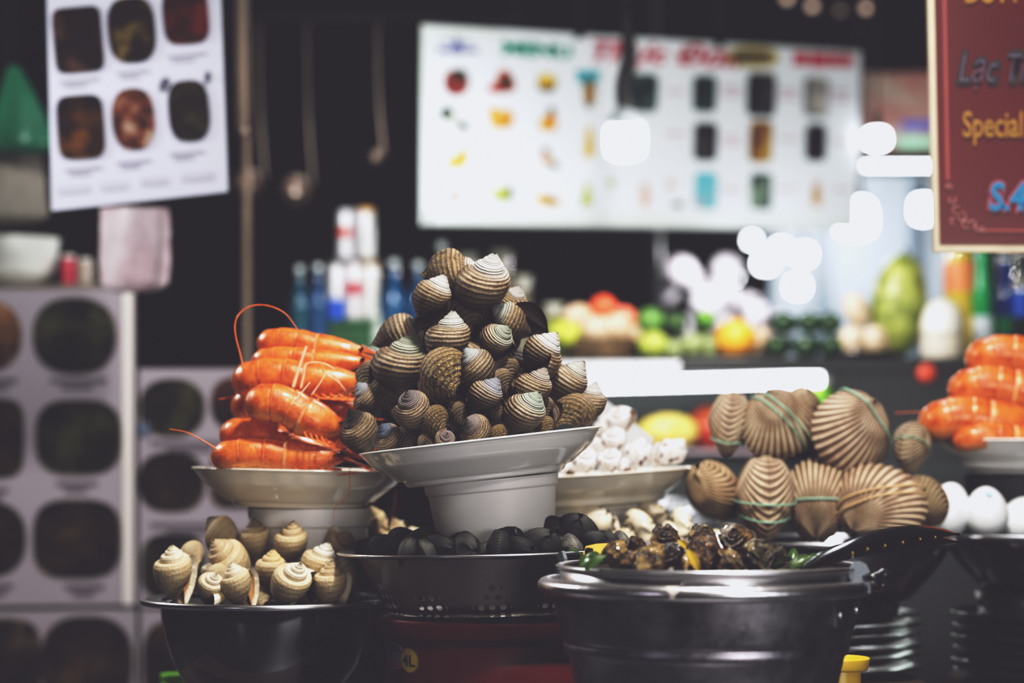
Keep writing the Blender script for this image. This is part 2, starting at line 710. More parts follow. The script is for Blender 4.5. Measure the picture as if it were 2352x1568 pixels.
# apex, body, width (crop px), flag, spin, spire colour, fuzz, extra depth px, label
PILE = [
    ((1035, 190), (800, 222), 310, 1, 200, PALE, .75, 60, 'large tan whelk lying sideways at the very top back of the pile'),
    ((1105, 130), (1040, 345), 385, 1, 160, PALE, .15, 0, 'biggest banded whelk with pale pointed spire at top right of the pile'),
    ((745, 258), (645, 430), 300, 1, 40, PALE, .5, 0, 'brown whelk with pinkish white spire at top left of the pile'),
    ((820, 490), (800, 720), 305, 1, 170, (0.66, 0.66, 0.60), .1, 0, 'upright striped whelk with tall grey spire in the middle below the top three'),
    ((690, 590), (435, 690), 300, 1, 150, GREEN, .25, 20, 'dark reddish brown whelk at upper left pointing to the right'),
    ((1112, 470), (1310, 585), 290, 1, -30, (0.45, 0.47, 0.43), .6, 20, 'fuzzy tan whelk at upper right with wavy open lip'),
    ((1285, 345), (1235, 440), 190, 1, 180, GREY, .9, 70, 'small fuzzy brown whelk half hidden behind the biggest one'),
    ((1190, 640), (1095, 735), 255, 1, 30, GREEN, .1, 0, 'greenish whelk with smooth round spire right of the centre'),
    ((700, 800), (785, 940), 330, -1, 160, GREY, 1.0, -10, 'central whelk covered in thick tan fuzz with no spire showing'),
    ((915, 775), (1030, 915), 245, 1, 170, (0.58, 0.61, 0.60), .1, 0, 'whelk with pale bluish spire leaning left at the pile centre'),
    ((500, 715), (450, 920), 345, 1, 170, GREEN, .1, 0, 'wide dark banded whelk on the left with light ridges'),
    ((1530, 690), (1410, 840), 295, 1, -60, PALE, .3, 0, 'whelk with pale knobbed spire sticking out on the right side'),
    ((1755, 858), (1625, 1030), 265, 1, 160, (0.60, 0.58, 0.52), .05, 0, 'sharp spired grey striped whelk leaning right beside the rim'),
    ((1460, 940), (1390, 1075), 240, 1, 150, (0.55, 0.47, 0.42), .3, 0, 'reddish brown whelk with small grey spire on the lower right'),
    ((1128, 990), (1020, 1145), 255, 1, 10, (0.40, 0.40, 0.46), .1, 0, 'whelk with dark blue banded spire low in the middle'),
    ((1770, 1150), (1685, 1245), 275, -1, 120, GREY, .75, 0, 'rough brown whelk resting on the right end of the plate rim'),
    ((1845, 1000), (1795, 1185), 235, 1, 170, PALE, .25, 40, 'reddish whelk with pinkish spire at the far right edge of the pile'),
    ((1405, 1122), (1310, 1270), 300, 1, 60, (0.50, 0.55, 0.46), .0, -10, 'grey green whelk on the plate rim with a smooth domed tip'),
    ((940, 1285), (1010, 1345), 210, 1, 150, (0.36, 0.31, 0.29), .1, 0, 'small dull brown whelk just above the middle of the rim'),
    ((775, 1380), (765, 1425), 150, 1, 100, (0.38, 0.30, 0.30), .0, 0, 'tiny dark whelk seen from its tip at the bottom of the pile'),
    ((505, 1100), (545, 1205), 245, 1, 170, (0.28, 0.24, 0.24), .2, 0, 'whelk with worn dark purple tip in the lower left of the pile'),
    ((150, 1035), (230, 1130), 200, 1, 160, (0.45, 0.46, 0.50), .1, 20, 'whelk with glossy purple grey tip at the left edge'),
    ((318, 1330), (370, 1410), 195, 1, 160, BLUE, .0, 0, 'bluish black whelk at the lower left just above the rim'),
    ((100, 1240), (170, 1365), 255, 1, 160, (0.05, 0.045, 0.04), .3, 10, 'almost black whelk at the lower left corner of the pile'),
    ((290, 960), (345, 1075), 225, -1, 200, GREY, .6, 15, 'shadowed brown whelk under the wide dark banded one'),
    ((300, 880), (245, 960), 200, -1, 160, GREEN, .2, 40, 'brown striped whelk at the left edge next to the prawns'),
    ((1140, 930), (1190, 1015), 190, -1, 30, PURP, .2, 25, 'dark whelk with pink notched lip right of the centre'),
    ((1470, 1130), (1490, 1215), 180, -1, -10, GREY, .3, 25, 'whelk with an open white edged mouth near the lower right'),
    ((660, 1210), (720, 1280), 205, -1, 160, GREY, .8, 15, 'fuzzy brown whelk in shadow below the central fuzzy one'),
    ((1130, 1330), (1160, 1385), 140, -1, 160, GREY, 1.0, 10, 'small tan whelk wedged at the rim left of the grey green one'),
    ((1470, 1270), (1492, 1325), 140, -1, 160, GREY, 1.0, 10, 'small yellowish whelk wedged at the rim right of the grey green one'),
    ((620, 1385), (655, 1435), 150, -1, 160, PURP, .1, 15, 'brown striped whelk low in shadow left of the tiny one'),
    ((1120, 1150), (1155, 1210), 165, -1, 20, (0.5, 0.42, 0.3), .5, 30, 'tan whelk tucked behind the one with the blue spire'),
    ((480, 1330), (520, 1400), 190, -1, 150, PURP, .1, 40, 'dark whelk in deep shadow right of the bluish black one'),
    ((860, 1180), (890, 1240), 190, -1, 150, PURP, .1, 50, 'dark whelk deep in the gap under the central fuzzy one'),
    ((1180, 850), (1210, 930), 200, -1, 150, (0.4, 0.34, 0.22), .2, 50, 'shadowed brown whelk behind the greenish one right of centre'),
]
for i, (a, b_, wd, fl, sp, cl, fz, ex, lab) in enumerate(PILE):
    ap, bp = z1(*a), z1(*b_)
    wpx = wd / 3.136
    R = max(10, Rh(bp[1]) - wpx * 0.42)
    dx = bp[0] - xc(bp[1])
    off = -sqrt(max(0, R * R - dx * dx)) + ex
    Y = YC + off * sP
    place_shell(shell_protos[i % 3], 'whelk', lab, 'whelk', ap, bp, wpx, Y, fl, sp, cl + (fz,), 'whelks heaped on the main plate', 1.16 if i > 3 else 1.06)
for i in range(14):
    py = 680 + 23 * i
    rr = Rh(py) * 0.38
    an = i * 2.4
    bp = (xc(py) + rr * cos(an), py)
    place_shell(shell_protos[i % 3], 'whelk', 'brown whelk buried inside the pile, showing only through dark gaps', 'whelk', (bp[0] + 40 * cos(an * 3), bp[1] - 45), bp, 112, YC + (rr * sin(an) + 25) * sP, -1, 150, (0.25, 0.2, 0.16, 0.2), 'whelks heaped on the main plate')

# ================================================================== COLANDER WITH BLACK CLAMS
YK = 2.08
sK = S(YK)
m, nt, b = newmat('perforated_steel')
uu, vv2 = attr(nt, 'u'), attr(nt, 'v')
n = ncoord(nt, 12, 4)
r_ = ramp(nt, n, [(0.3, (0.34, 0.32, 0.32)), (0.7, (0.62, 0.56, 0.52))])
L(nt, r_.outputs[0], b.inputs['Base Color'])
b.inputs['Metallic'].default_value = 1
b.inputs['Roughness'].default_value = 0.36
hz = attr(nt, 'hz')
ha = attr(nt, 'ha')
# dots: ha in hole widths around, hz in hole rows
row = mth(nt, 'FLOOR', hz)
fx = mth(nt, 'SUBTRACT', mth(nt, 'FRACT', mth(nt, 'ADD', ha, mth(nt, 'MULTIPLY', row, 0.5))), 0.5)
fz_ = mth(nt, 'SUBTRACT', mth(nt, 'FRACT', hz), 0.5)
d2 = mth(nt, 'ADD', mth(nt, 'MULTIPLY', fx, fx), mth(nt, 'MULTIPLY', fz_, fz_))
inr = mth(nt, 'LESS_THAN', d2, 0.09)
# holes come in triangular groups
grp = mth(nt, 'SINE', mth(nt, 'MULTIPLY', ha, 2 * pi / 6.0))
okr = mth(nt, 'GREATER_THAN', mth(nt, 'SUBTRACT', mth(nt, 'MULTIPLY', grp, 2.2), row), -0.6)
okr = mth(nt, 'MULTIPLY', okr, mth(nt, 'LESS_THAN', row, 3.5))
hole = mth(nt, 'MULTIPLY', inr, okr)
tr = nt.nodes.new('ShaderNodeBsdfTransparent')
mx = nt.nodes.new('ShaderNodeMixShader')
L(nt, hole, mx.inputs[0])
L(nt, b.outputs[0], mx.inputs[1])
L(nt, tr.outputs[0], mx.inputs[2])
L(nt, mx.outputs[0], nt.nodes['Material Output'].inputs[0])
M_PERF = m

col_c = P(1130, 1259, YK)
cr = thing('colander', 'dented steel colander full of black clams resting on the red tub', 'colander', col_c, rot=(0, -radians(1.4), 0))
wall = [(0, -142), (225, -142), (243, -136), (256, -118), (268, -95), (285, -60), (300, -30), (310, -9), (316, -4)]
wp = smooth_path([(r, z, 0) for r, z in wall], 48)
wp = [(p.x * sK, p.y * sK) for p in wp]
vs, fs, U, V = lathe(wp, 120)
ha = []
hz_ = []
for u, v in zip(U, V):
    ha.append(u * 66)
j = len(wp)
for i in range(len(vs)):
    zpx = wp[i % j][1] / sK
    rpx = wp[i % j][0] / sK
    hz_.append((zpx + 130) / 22.0 if rpx > 230 else -5)
ob('perforated_bowl', fixn(mesh('perforated_bowl', vs, fs, M_PERF, {'u': U, 'v': V, 'ha': ha, 'hz': hz_})), cr)
rimp = [(308, -7), (318, -3), (338, 0), (352, 1.5), (357, -1), (355, -5), (350, -6), (338, -3.5), (318, -7), (308, -12)]
ob('rim', lathe_me('rim', [(r * sK, z * sK) for r, z in rimp], M_STEEL, 120), cr)

# ------------------------------------------------------------------ bivalves


def bivalve(name, mat, wx=1.05, T=0.62, ribs=0, amp=0.0, nphi=120, nv=16, beak=0.9, skew=0.0, smoothv=0.72):
    B = Vector((skew, 0, beak))
    vs, fs, ar, av = [], [], [], []
    for side in (-1, 1):
        o = len(vs)
        for i in range(nphi + 1):
            t = -1 + 2 * i / nphi
            ph = radians(172) * t
            M_ = Vector((wx * sin(ph) * (1 + 0.12 * cos(ph)) + skew * 0.3 * (1 - cos(ph)), 0, -cos(ph)))
            ln = (M_ - B).length / (1 + beak)
            for jv in range(nv + 1):
                v = (jv / nv)
                p = B.lerp(M_, v)
                D = max(0.0, 1 - v ** 2.3) ** smoothv * (0.28 + 0.72 * min(1, v / 0.42) ** 0.7)
                f = 1 + (ln ** 0.75 - 1) * min(1, v * 2.5)
                y = T * D * f
                rb = 1 + amp * cos(ph * ribs) * min(1, v * 1.6) * (0.4 + ln * 0.6)
                q = p + Vector((0, 0, 0))
                if v > 0.85:
                    q = B.lerp(M_, v * (1 + 0.012 * cos(ph * ribs) if ribs else 1))
                vs.append((q.x, side * (y * rb + 0.004), q.z))
                ar.append(t)
                av.append(v)
        m_ = nv + 1
        for i in range(nphi):
            for jv in range(nv):
                fs.append((o + i * m_ + jv, o + i * m_ + jv + 1, o + (i + 1) * m_ + jv + 1, o + (i + 1) * m_ + jv))
    return fixn(mesh(name, vs, fs, mat, {'rib': ar, 'v': av}))


def mat_clam(name, c0, c1, dark, ribs, ribdark=0.5, rough=0.5, conc=12, patch=None, coat=0.0, ang=172, bs=0.6):
    m, nt, b = newmat(name)
    rib, v = attr(nt, 'rib'), attr(nt, 'v')
    n1 = ncoord(nt, 1.6, 4, 0.6)
    n2 = ncoord(nt, 8, 3, 0.6)
    base = mixc(nt, ramp(nt, n1, [(0.4, 0), (0.6, 1)]).outputs[0], c0, c1)
    oi = nt.nodes.new('ShaderNodeObjectInfo')
    base = mixc(nt, 0.5, base, oi.outputs['Color'], 'MULTIPLY')
    if patch:
        base = mixc(nt, mth(nt, 'MULTIPLY', ramp(nt, ncoord(nt, 1.1, 2), [(0.52, 0), (0.56, 1)]).outputs[0], ramp(nt, v, [(0.25, 0), (0.6, 1)]).outputs[0]), base, patch)
    cc = mth(nt, 'SINE', mth(nt, 'MULTIPLY_ADD', v, conc * 2 * pi / 2, mth(nt, 'MULTIPLY', n1, 3)))
    base = mixc(nt, mth(nt, 'MULTIPLY', ramp(nt, cc, [(0.3, 0), (1, 1)]).outputs[0], 0.35), base, dark)
    if ribs:
        rs = mth(nt, 'COSINE', mth(nt, 'MULTIPLY', rib, radians(ang) * ribs))
        base = mixc(nt, mth(nt, 'MULTIPLY', ramp(nt, rs, [(-1.0 * 0 + 0.0, 1), (0.55, 0)]).outputs[0], ribdark), base, dark)
        bump(nt, b, mth(nt, 'ADD', rs, mth(nt, 'MULTIPLY', n2, 0.6)), bs, 0.0012)
    else:
        bump(nt, b, mth(nt, 'ADD', mth(nt, 'MULTIPLY', cc, 0.3), mth(nt, 'MULTIPLY', n2, 0.5)), 0.25, 0.0008)
    L(nt, base, b.inputs['Base Color'])
    b.inputs['Roughness'].default_value = rough
    b.inputs['Coat Weight'].default_value = coat
    b.inputs['Specular IOR Level'].default_value = 0.4
    return m


M_BCLAM = mat_clam('black_clam', (0.014, 0.013, 0.014), (0.03, 0.028, 0.026), (0.006, 0.006, 0.007), 40, 0.3, 0.62, 12, None, 0.0, 172, 0.15)
ME_BCLAM = bivalve('black_clam', M_BCLAM, 1.08, 0.66, 40, 0.012, 120, 12, 0.86, 0.1)
M_COCK = mat_clam('cockle', (0.64, 0.55, 0.43), (0.44, 0.33, 0.24), (0.12, 0.07, 0.045), 32, 0.85, 0.6, 4)
ME_COCK = bivalve('cockle', M_COCK, 1.06, 0.74, 32, 0.014, 240, 18, 0.88, 0.05)
M_WCLAM = mat_clam('white_clam', (0.86, 0.79, 0.66), (0.74, 0.64, 0.48), (0.5, 0.4, 0.26), 0, 0, 0.16, 6, (0.03, 0.022, 0.018), 0.5)
ME_WCLAM = bivalve('white_clam', M_WCLAM, 1.35, 0.62, 0, 0, 72, 14, 0.75, 0.25)


def place_bi(me, name, label, cat, px, py, hpx, Y, yaw=0, pitch=0, roll=0, color=(1, 1, 1, 1), group=None, sx=1.0):
    k = hpx / 2.0 * S(Y)
    R = Matrix.Rotation(radians(roll), 3, 'Y') @ Matrix.Rotation(radians(pitch), 3, 'X') @ Matrix.Rotation(radians(yaw), 3, 'Z')
    M = Matrix.Translation(P(px, py, Y)) @ R.to_4x4() @ Matrix.Diagonal((k * sx, k, k, 1))
    o = ob(name, me, mw=M)
    o.color = color
    tag(o, label, cat, group)
    return o


GB = 'black clams in the colander'
for (px, py, h, Yo, yaw, pit, rol, colr, lab) in [
    (836, 1272, 66, -40, 10, 55, 80, 1, 'black clam at the far left end of the colander rim'),
    (893, 1264, 92, -140, 20, 40, 60, 1, 'plain black clam second from the left in the colander front row'),
    (925, 1252, 92, -70, -30, 30, 20, 1, 'high black clam with a round back left of the white tub'),
    (942, 1266, 78, -215, 60, 20, 10, 1.8, 'finely ribbed black clam on edge near the left front of the colander'),
    (985, 1268, 78, -225, 80, 10, -35, 3.5, 'black clam with a worn greenish edge in front of the white tub'),
    (978, 1245, 88, -120, 10, 50, 30, 1, 'black clam pressed against the left wall of the white tub'),
    (1018, 1264, 88, -220, 10, 45, 60, 1, 'black clam in front of the tub, right of the greenish edged one'),
    (1068, 1266, 92, -250, -20, 50, 75, 1, 'wide flat black clam in front of the middle of the tub'),
    (1112, 1268, 66, -225, 70, 20, 40, 4, 'small olive edged black clam between two bigger ones in front of the tub'),
    (1145, 1258, 92, -240, 85, 15, 8, 1.2, 'upright black clam seen on its hinge before the right half of the tub'),
    (1198, 1266, 84, -235, 20, 50, 65, 1, 'low black clam right of the upright hinged one'),
    (1242, 1255, 100, -200, 5, 25, 30, 2.2, 'brownish black clam with a clear round face at the tub right corner'),
    (1258, 1230, 118, -90, 20, 40, 40, 1, 'biggest black clam on top of the heap right of the tub'),
    (1284, 1226, 84, -40, 40, 30, 20, 1, 'black clam half hidden behind the biggest one'),
    (1322, 1228, 112, -100, -15, 25, 10, 1, 'tall round black clam at the right top of the heap'),
    (1366, 1246, 66, -140, 30, 15, 60, 2.2, 'small ribbed black clam at the right end of the heap'),
    (1396, 1248, 66, -70, 10, 40, 70, 1, 'last black clam at the right end of the heap, flat on its side'),
    (1312, 1266, 80, -225, 0, 65, 85, 14, 'pale grey clam lying flat behind the colander rim'),
    (1425, 1252, 66, -60, 0, 60, 90, 12, 'grey clam lying flat beside the cooked snails'),
    (1290, 1262, 80, -170, 15, 40, 50, 1, 'black clam low in front of the biggest one'),
    (1170, 1240, 80, -170, 10, 40, 30, 1, 'black clam tight against the right front of the tub'),
    (860, 1262, 70, 70, 10, 50, 50, 1, 'black clam at the back left of the colander'),
    (1060, 1255, 84, -180, 15, 40, 20, 1, 'black clam between tub and front row, middle of the colander'),
]:
    c_ = colr
    place_bi(ME_BCLAM, 'black_clam', lab, 'clam', px, py, h, YK + Yo * sK, yaw, pit, rol, (c_, c_, c_ * 0.92, 1), GB)

# ------------------------------------------------------------------ red 4L tub
YT = 2.08
M_RED = flat('red_plastic', (0.18, 0.014, 0.010), 0.45, 0, 0.15, 8, spec=0.3)
tub_z = P(0, 1411, YT).z
t = thing('red_tub', 'dark red plastic tub with a yellow oval sticker under the colander', 'tub', (P(1142, 0, YT).x, YT, 0.92))
H = tub_z - 0.92
k = S(YT)
R0, R1 = 254 * k, 226 * k
body = [(0, 0), (R1 - 0.004, 0), (R1, 0.004)] + [(R1 + (R0 - R1) * f, 0.004 + (H - 0.02) * f) for f in (0.25, 0.5, 0.75, 1)] + [(R0 - 0.003, H - 0.016), (R1 - 0.003, 0.006), (0, 0.004)]
ob('tub_body', lathe_me('tub_body', body, M_RED, 96), t)
rp = [(R0 - 2 * k, H - 40 * k), (272 * k, H - 40 * k), (276 * k, H - 36 * k), (277 * k, H - 16 * k), (279 * k, H - 10 * k), (279 * k, H - 3 * k), (275 * k, H), (269 * k, H - 3 * k), (262 * k, H - 10 * k), (R0 - 2 * k, H - 18 * k)]
ob('rolled_rim', lathe_me('rolled_rim', rp, M_RED, 96), t)


def tub_r(z):
    return R1 + (R0 - R1) * (z - 0.004) / (H - 0.02)


def wrap(me, ac, zc, lift):
    """wrap flat XZ mesh (x metres, z metres) onto the tub wall; ac = centre angle, 0 faces the viewer"""
    for v in me.vertices:
        z = zc + v.co.z
        r = tub_r(z) + lift
        a = ac + v.co.x / tub_r(zc)
        v.co = Vector((r * sin(a), -r * cos(a), z))
    me.update()
    return me


def disc_pts(rx, rz, n=40):
    return [(rx * cos(2 * pi * i / n), rz * sin(2 * pi * i / n)) for i in range(n)]


def grid_shape(name, inside, x0, x1, z0, z1, mat, nx=24, nz=24):
    vs, fs = [], []
    for i in range(nx + 1):
        for j in range(nz + 1):
            vs.append((x0 + (x1 - x0) * i / nx, 0, z0 + (z1 - z0) * j / nz))
    for i in range(nx):
        for j in range(nz):
            cx = x0 + (x1 - x0) * (i + .5) / nx
            cz = z0 + (z1 - z0) * (j + .5) / nz
            if inside(cx, cz):
                a = i * (nz + 1) + j
                fs.append((a, a + nz + 1, a + nz + 2, a + 1))
    return fixn(mesh(name, vs, fs, mat, smooth=False))


def ell(name, rx, rz, mat, rings=6, n=40):
    vs, fs = [(0, 0, 0)], []
    for q in range(1, rings + 1):
        for x, z in disc_pts(rx * q / rings, rz * q / rings, n):
            vs.append((x, 0, z))
    for i in range(n):
        fs.append((0, 1 + i, 1 + (i + 1) % n))
    for q in range(rings - 1):
        for i in range(n):
            a, b_ = 1 + q * n + i, 1 + q * n + (i + 1) % n
            fs.append((a, a + n, b_ + n, b_))
    me = mesh(name, vs, fs, mat, smooth=False)
    return me


aS = -math.asin((1142 - 948) / 250.0)
zS = P(0, 1518, YT).z - 0.92 + 0.006
M_YST = flat('yellow_sticker', (0.80, 0.58, 0.08), 0.35, 0, 0.15, 60)
M_INK = flat('dark_green_ink', (0.01, 0.03, 0.025), 0.5, 0, 0.1, 20)
M_GOLDST = flat('sticker_gold_edge', (0.45, 0.3, 0.12), 0.3, 0.3, 0.1, 40)
st = ob('size_sticker', wrap(ell('size_sticker', 26 * k * 1.35, 30 * k, M_GOLDST), aS, zS, 0.0006), t)
st['label'] = 'yellow oval sticker marked 4L'
ob('sticker_face', wrap(ell('sticker_face', 23 * k * 1.35, 27 * k, M_YST), aS, zS, 0.0009), st)
tx = text_me('sticker_text', '4L', 36 * k, M_INK, bold=0.6 * k, xs=1.25)
cx = (min(v.co.x for v in tx.vertices) + max(v.co.x for v in tx.vertices)) / 2
for v in tx.vertices:
    v.co.x -= cx
    v.co.z -= 13 * k
    v.co.y = 0
ob('sticker_text', wrap(tx, aS, zS, 0.0012), st)
aB = -math.asin((1142 - 905) / 253.0)
zB = zS + 0.002
lb = ob('brand_label', wrap(grid_shape('brand_label', lambda x, z: (abs(x) / (36 * k * 1.7)) ** 3 + (abs(z) / (29 * k)) ** 4 < 1, -62 * k, 62 * k, -30 * k, 30 * k, flat('label_edge', (0.75, 0.68, 0.68), 0.35)), aB, zB, 0.0006), t)
lb['label'] = 'blue, white and red paper label'
ob('blue_band', wrap(grid_shape('blue_band', lambda x, z: (abs(x) / (32 * k * 1.7)) ** 3 + (abs(z + 0.0) / (27 * k)) ** 4 < 1, -56 * k, 56 * k, 9 * k, 28 * k, flat('label_blue', (0.08, 0.12, 0.28), 0.35)), aB, zB, 0.0009), lb)
ob('white_band', wrap(grid_shape('white_band', lambda x, z: True, -46 * k, 48 * k, -13 * k, 7 * k, flat('label_grey', (0.36, 0.37, 0.42), 0.35, 0, 0.4, 90)), aB, zB, 0.0009), lb)
ob('red_band', wrap(grid_shape('red_band', lambda x, z: (abs(x) / (32 * k * 1.7)) ** 3 + (abs(z + 0.0) / (27 * k)) ** 4 < 1, -56 * k, 56 * k, -28 * k, -15 * k, flat('label_red', (0.60, 0.10, 0.08), 0.35)), aB, zB, 0.0009), lb)

# ================================================================== LEFT BOWL WITH PALE WHELKS, PRAWN TOWER
YB = 2.13
k = S(YB)
bc = P(612, 1376, YB)
M_BOWL = flat('polished_dark_steel', (0.17, 0.165, 0.18), 0.10, 1.0, 0.15, 5)
bw = thing('mixing_bowl', 'deep polished steel bowl at the left holding pale whelks', 'bowl', bc, rot=(0, 0, 0))
bp_ = [(0, -226), (110, -226), (150, -218), (185, -190), (210, -150), (228, -100), (238, -50), (243, -8), (243, -2), (238, -8), (233, -50), (222, -100), (204, -148), (180, -186), (148, -212), (110, -219), (0, -219)]
ob('bowl_body', lathe_me('bowl_body', [(r * k, z * k) for r, z in bp_], M_BOWL, 96), bw)
ob('rolled_rim', lathe_me('rolled_rim', [(r * k, z * k) for r, z in [(240, -8), (256, -7), (276, -6), (283, -9), (287, -5), (287, 2), (282, 5), (270, 3), (256, 0), (240, 2)]], M_STEEL, 96), bw)
crate(bc.x - 0.02, YB, 0.10, 0.10, bc.z - 226 * k - 0.0005, 'dark wooden riser under the polished steel bowl at the left')

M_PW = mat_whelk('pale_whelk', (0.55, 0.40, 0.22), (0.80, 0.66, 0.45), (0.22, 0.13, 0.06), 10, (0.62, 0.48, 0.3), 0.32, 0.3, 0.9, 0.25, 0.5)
# suture shading of pale whelk is stronger: add lip whitening
nt = M_PW.node_tree
bs = nt.nodes['Principled BSDF']
src = bs.inputs['Base Color'].links[0].from_socket
lipf = ramp(nt, attr(nt, 'lip'), [(0.35, 0), (0.75, 1)]).outputs[0]
L(nt, mixc(nt, lipf, src, (0.92, 0.84, 0.68)), bs.inputs['Base Color'])
me, ov, of_ = shell_mesh('pale_whelk', M_PW, PROF_STEP, 1.62, 5.2, 40, flare=0.24, flare_ang=40, rough=0.012, seed=5, lipz=0.10)
PW = (me, fixn(mesh('operculum', ov, of_, flat('amber_operculum', (0.32, 0.17, 0.06), 0.4, 0, 0.4, 60))))


def z3(x, y):
    return (320 + x / 3.664, 1140 + y / 3.664)


CRM = (0.82, 0.72, 0.56)
TAN = (0.55, 0.42, 0.27)
DRK = (0.22, 0.16, 0.10)
for (a, b_, wd, fl, sp, cl, Yo, lab) in [
    ((290, 425), (310, 670), 330, 1, 53, CRM, -170, 'pale whelk with a white flared lip at the far left of the bowl'),
    ((655, 370), (790, 560), 330, 1, 170, TAN, -60, 'brown banded whelk lying tilted in the middle left of the bowl'),
    ((655, 645), (580, 790), 260, 1, -60, CRM, -235, 'small cream whelk at the bowl rim, second from the left in the front row'),
    ((785, 550), (850, 760), 270, 1, 43, CRM, -255, 'whelk with a wide white wing lip in the middle of the front row'),
    ((1130, 440), (1110, 640), 250, 1, 58, (0.75, 0.55, 0.3), -170, 'orange tinted whelk behind the middle of the front row'),
    ((1360, 565), (1270, 760), 330, 1, 58, CRM, -260, 'big smooth white whelk with a coiled top in the front row'),
    ((1590, 385), (1500, 620), 310, 1, 48, (0.88, 0.82, 0.72), -160, 'tall bright cream whelk right of the bowl centre'),
    ((1620, 545), (1620, 770), 290, 1, 48, TAN, -235, 'whelk with a brown striped tip and open amber mouth at the right front'),
    ((975, 165), (985, 400), 270, 1, 48, DRK, 40, 'dim brown whelk standing against the left of the prawn tub'),
    ((1300, 215), (1290, 430), 290, 1, 48, TAN, -20, 'upright ringed whelk in front of the prawn tub'),
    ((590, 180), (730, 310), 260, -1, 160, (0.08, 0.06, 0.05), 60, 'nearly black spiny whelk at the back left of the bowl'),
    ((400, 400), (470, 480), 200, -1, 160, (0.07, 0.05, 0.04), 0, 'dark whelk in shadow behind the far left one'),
    ((1780, 310), (1690, 400), 220, 1, 160, TAN, 10, 'tan whelk at the back right beside the colander rim'),
    ((1700, 480), (1790, 640), 260, 1, 30, CRM, -120, 'whelk with a curved pale lip tucked under the colander rim'),
    ((660, 560), (690, 690), 230, -1, 160, TAN, -120, 'tan whelk low between the two left front ones'),
    ((1000, 700), (1040, 800), 230, -1, 160, TAN, -150, 'tan whelk low behind the wide winged one'),
]:
    ap, bp = z3(*a), z3(*b_)
    ap, bp = (ap[0], ap[1] + 6), (bp[0], bp[1] + 6)
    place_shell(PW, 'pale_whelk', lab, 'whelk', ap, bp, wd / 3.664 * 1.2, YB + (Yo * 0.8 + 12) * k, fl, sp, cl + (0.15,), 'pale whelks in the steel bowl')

# prawn tower
YPn = 2.19
k = S(YPn)
pp = P(690, 1078, YPn)
pp_plate = ob('serving_plate', lathe_me('serving_plate', bevelled(plate_prof(k, 148, 249, 86)), flat('cream_porcelain', (0.82, 0.76, 0.67), 0.14, 0, 0.04, 6, coat=0.3), 96))
pp_plate.location = pp
pp_plate.rotation_euler = (0, radians(1.2), 0)
tag(pp_plate, 'cream plate at the left carrying the stack of orange prawns', 'plate')
ptub = ob('plastic_tub', lathe_me('plastic_tub', bevelled(cup_prof(k, 141, 128, 215, 40)), M_CUP, 80))
ptub.location = pp + Vector((21 * k, 0, -88 * k))
tag(ptub, 'clear ribbed plastic tub under the prawn plate at the left', 'tub')

# ------------------------------------------------------------------ PRAWNS
m, nt, b = newmat('cooked_prawn')
n1 = ncoord(nt, 9, 4, 0.6)
n2 = ncoord(nt, 40, 3, 0.7)
oi = nt.nodes.new('ShaderNodeObjectInfo')
seg = attr(nt, 'seg')
und = attr(nt, 'und')
base = mixc(nt, ramp(nt, n1, [(0.35, 0), (0.62, 1)]).outputs[0], (0.46, 0.075, 0.007), (0.74, 0.21, 0.035))
base = mixc(nt, ramp(nt, seg, [(0.80, 0), (1.0, 1)]).outputs[0], base, (0.95, 0.50, 0.26))
base = mixc(nt, mth(nt, 'MULTIPLY', ramp(nt, und, [(0.35, 0), (0.9, 1)]).outputs[0], 0.75), base, (0.88, 0.42, 0.13))
base = mixc(nt, mth(nt, 'MULTIPLY', ramp(nt, n2, [(0.56, 0), (0.68, 1)]).outputs[0], mth(nt, 'MULTIPLY_ADD', und, 0.75, 0.22)), base, (0.10, 0.03, 0.012))
L(nt, base, b.inputs['Base Color'])
b.inputs['Roughness'].default_value = 0.28
b.inputs['Coat Weight'].default_value = 0.35
b.inputs['Coat Roughness'].default_value = 0.1
b.inputs['Subsurface Weight'].default_value = 0.12
b.inputs['Subsurface Radius'].default_value = (0.004, 0.0015, 0.0008)
bump(nt, b, mth(nt, 'ADD', n2, mth(nt, 'MULTIPLY', ncoord(nt, 120, 2), 0.5)), 0.35, 0.0015)
M_PRAWN = m
M_EYE = flat('prawn_eye', (0.008, 0.006, 0.006), 0.15, 0, 0.1, 20)
M_ANT = flat('prawn_antenna', (0.72, 0.17, 0.03), 0.35, 0, 0.2, 40)
M_LEGP = flat('prawn_leg', (0.86, 0.50, 0.34), 0.35, 0, 0.2, 40)


def rings(name, path, rads, mat, segv=None, seg=20, flatz=1.0):
    """tube with per-ring radius; attributes seg (plate edge) and und (underside)"""
    n_ = len(path)
    vs, fs, a1, a2 = [], [], [], []
    for i, p in enumerate(path):
        t_ = (path[min(i + 1, n_ - 1)] - path[max(0, i - 1)]).normalized()
        up = Vector((0, 0, 1))
        y = up.cross(t_)
        if y.length < 1e-4:
            y = Vector((0, 1, 0))
        y.normalize()
        z = t_.cross(y)
        for q in range(seg):
            a = 2 * pi * q / seg
            r = rads[i]
            vs.append(p + y * (cos(a) * r * 0.86) + z * (sin(a) * r * flatz))
            a1.append(segv[i] if segv else 0)
            a2.append(max(0, -sin(a)))
    for i in range(n_ - 1):
        for q in range(seg):
            fs.append((i * seg + q, i * seg + (q + 1) % seg, (i + 1) * seg + (q + 1) % seg, (i + 1) * seg + q))
    fs.append(tuple(range(seg)))
    fs.append(tuple((n_ - 1) * seg + q for q in range(seg)))
    return fixn(mesh(name, vs, fs, mat, {'seg': a1, 'und': a2}))


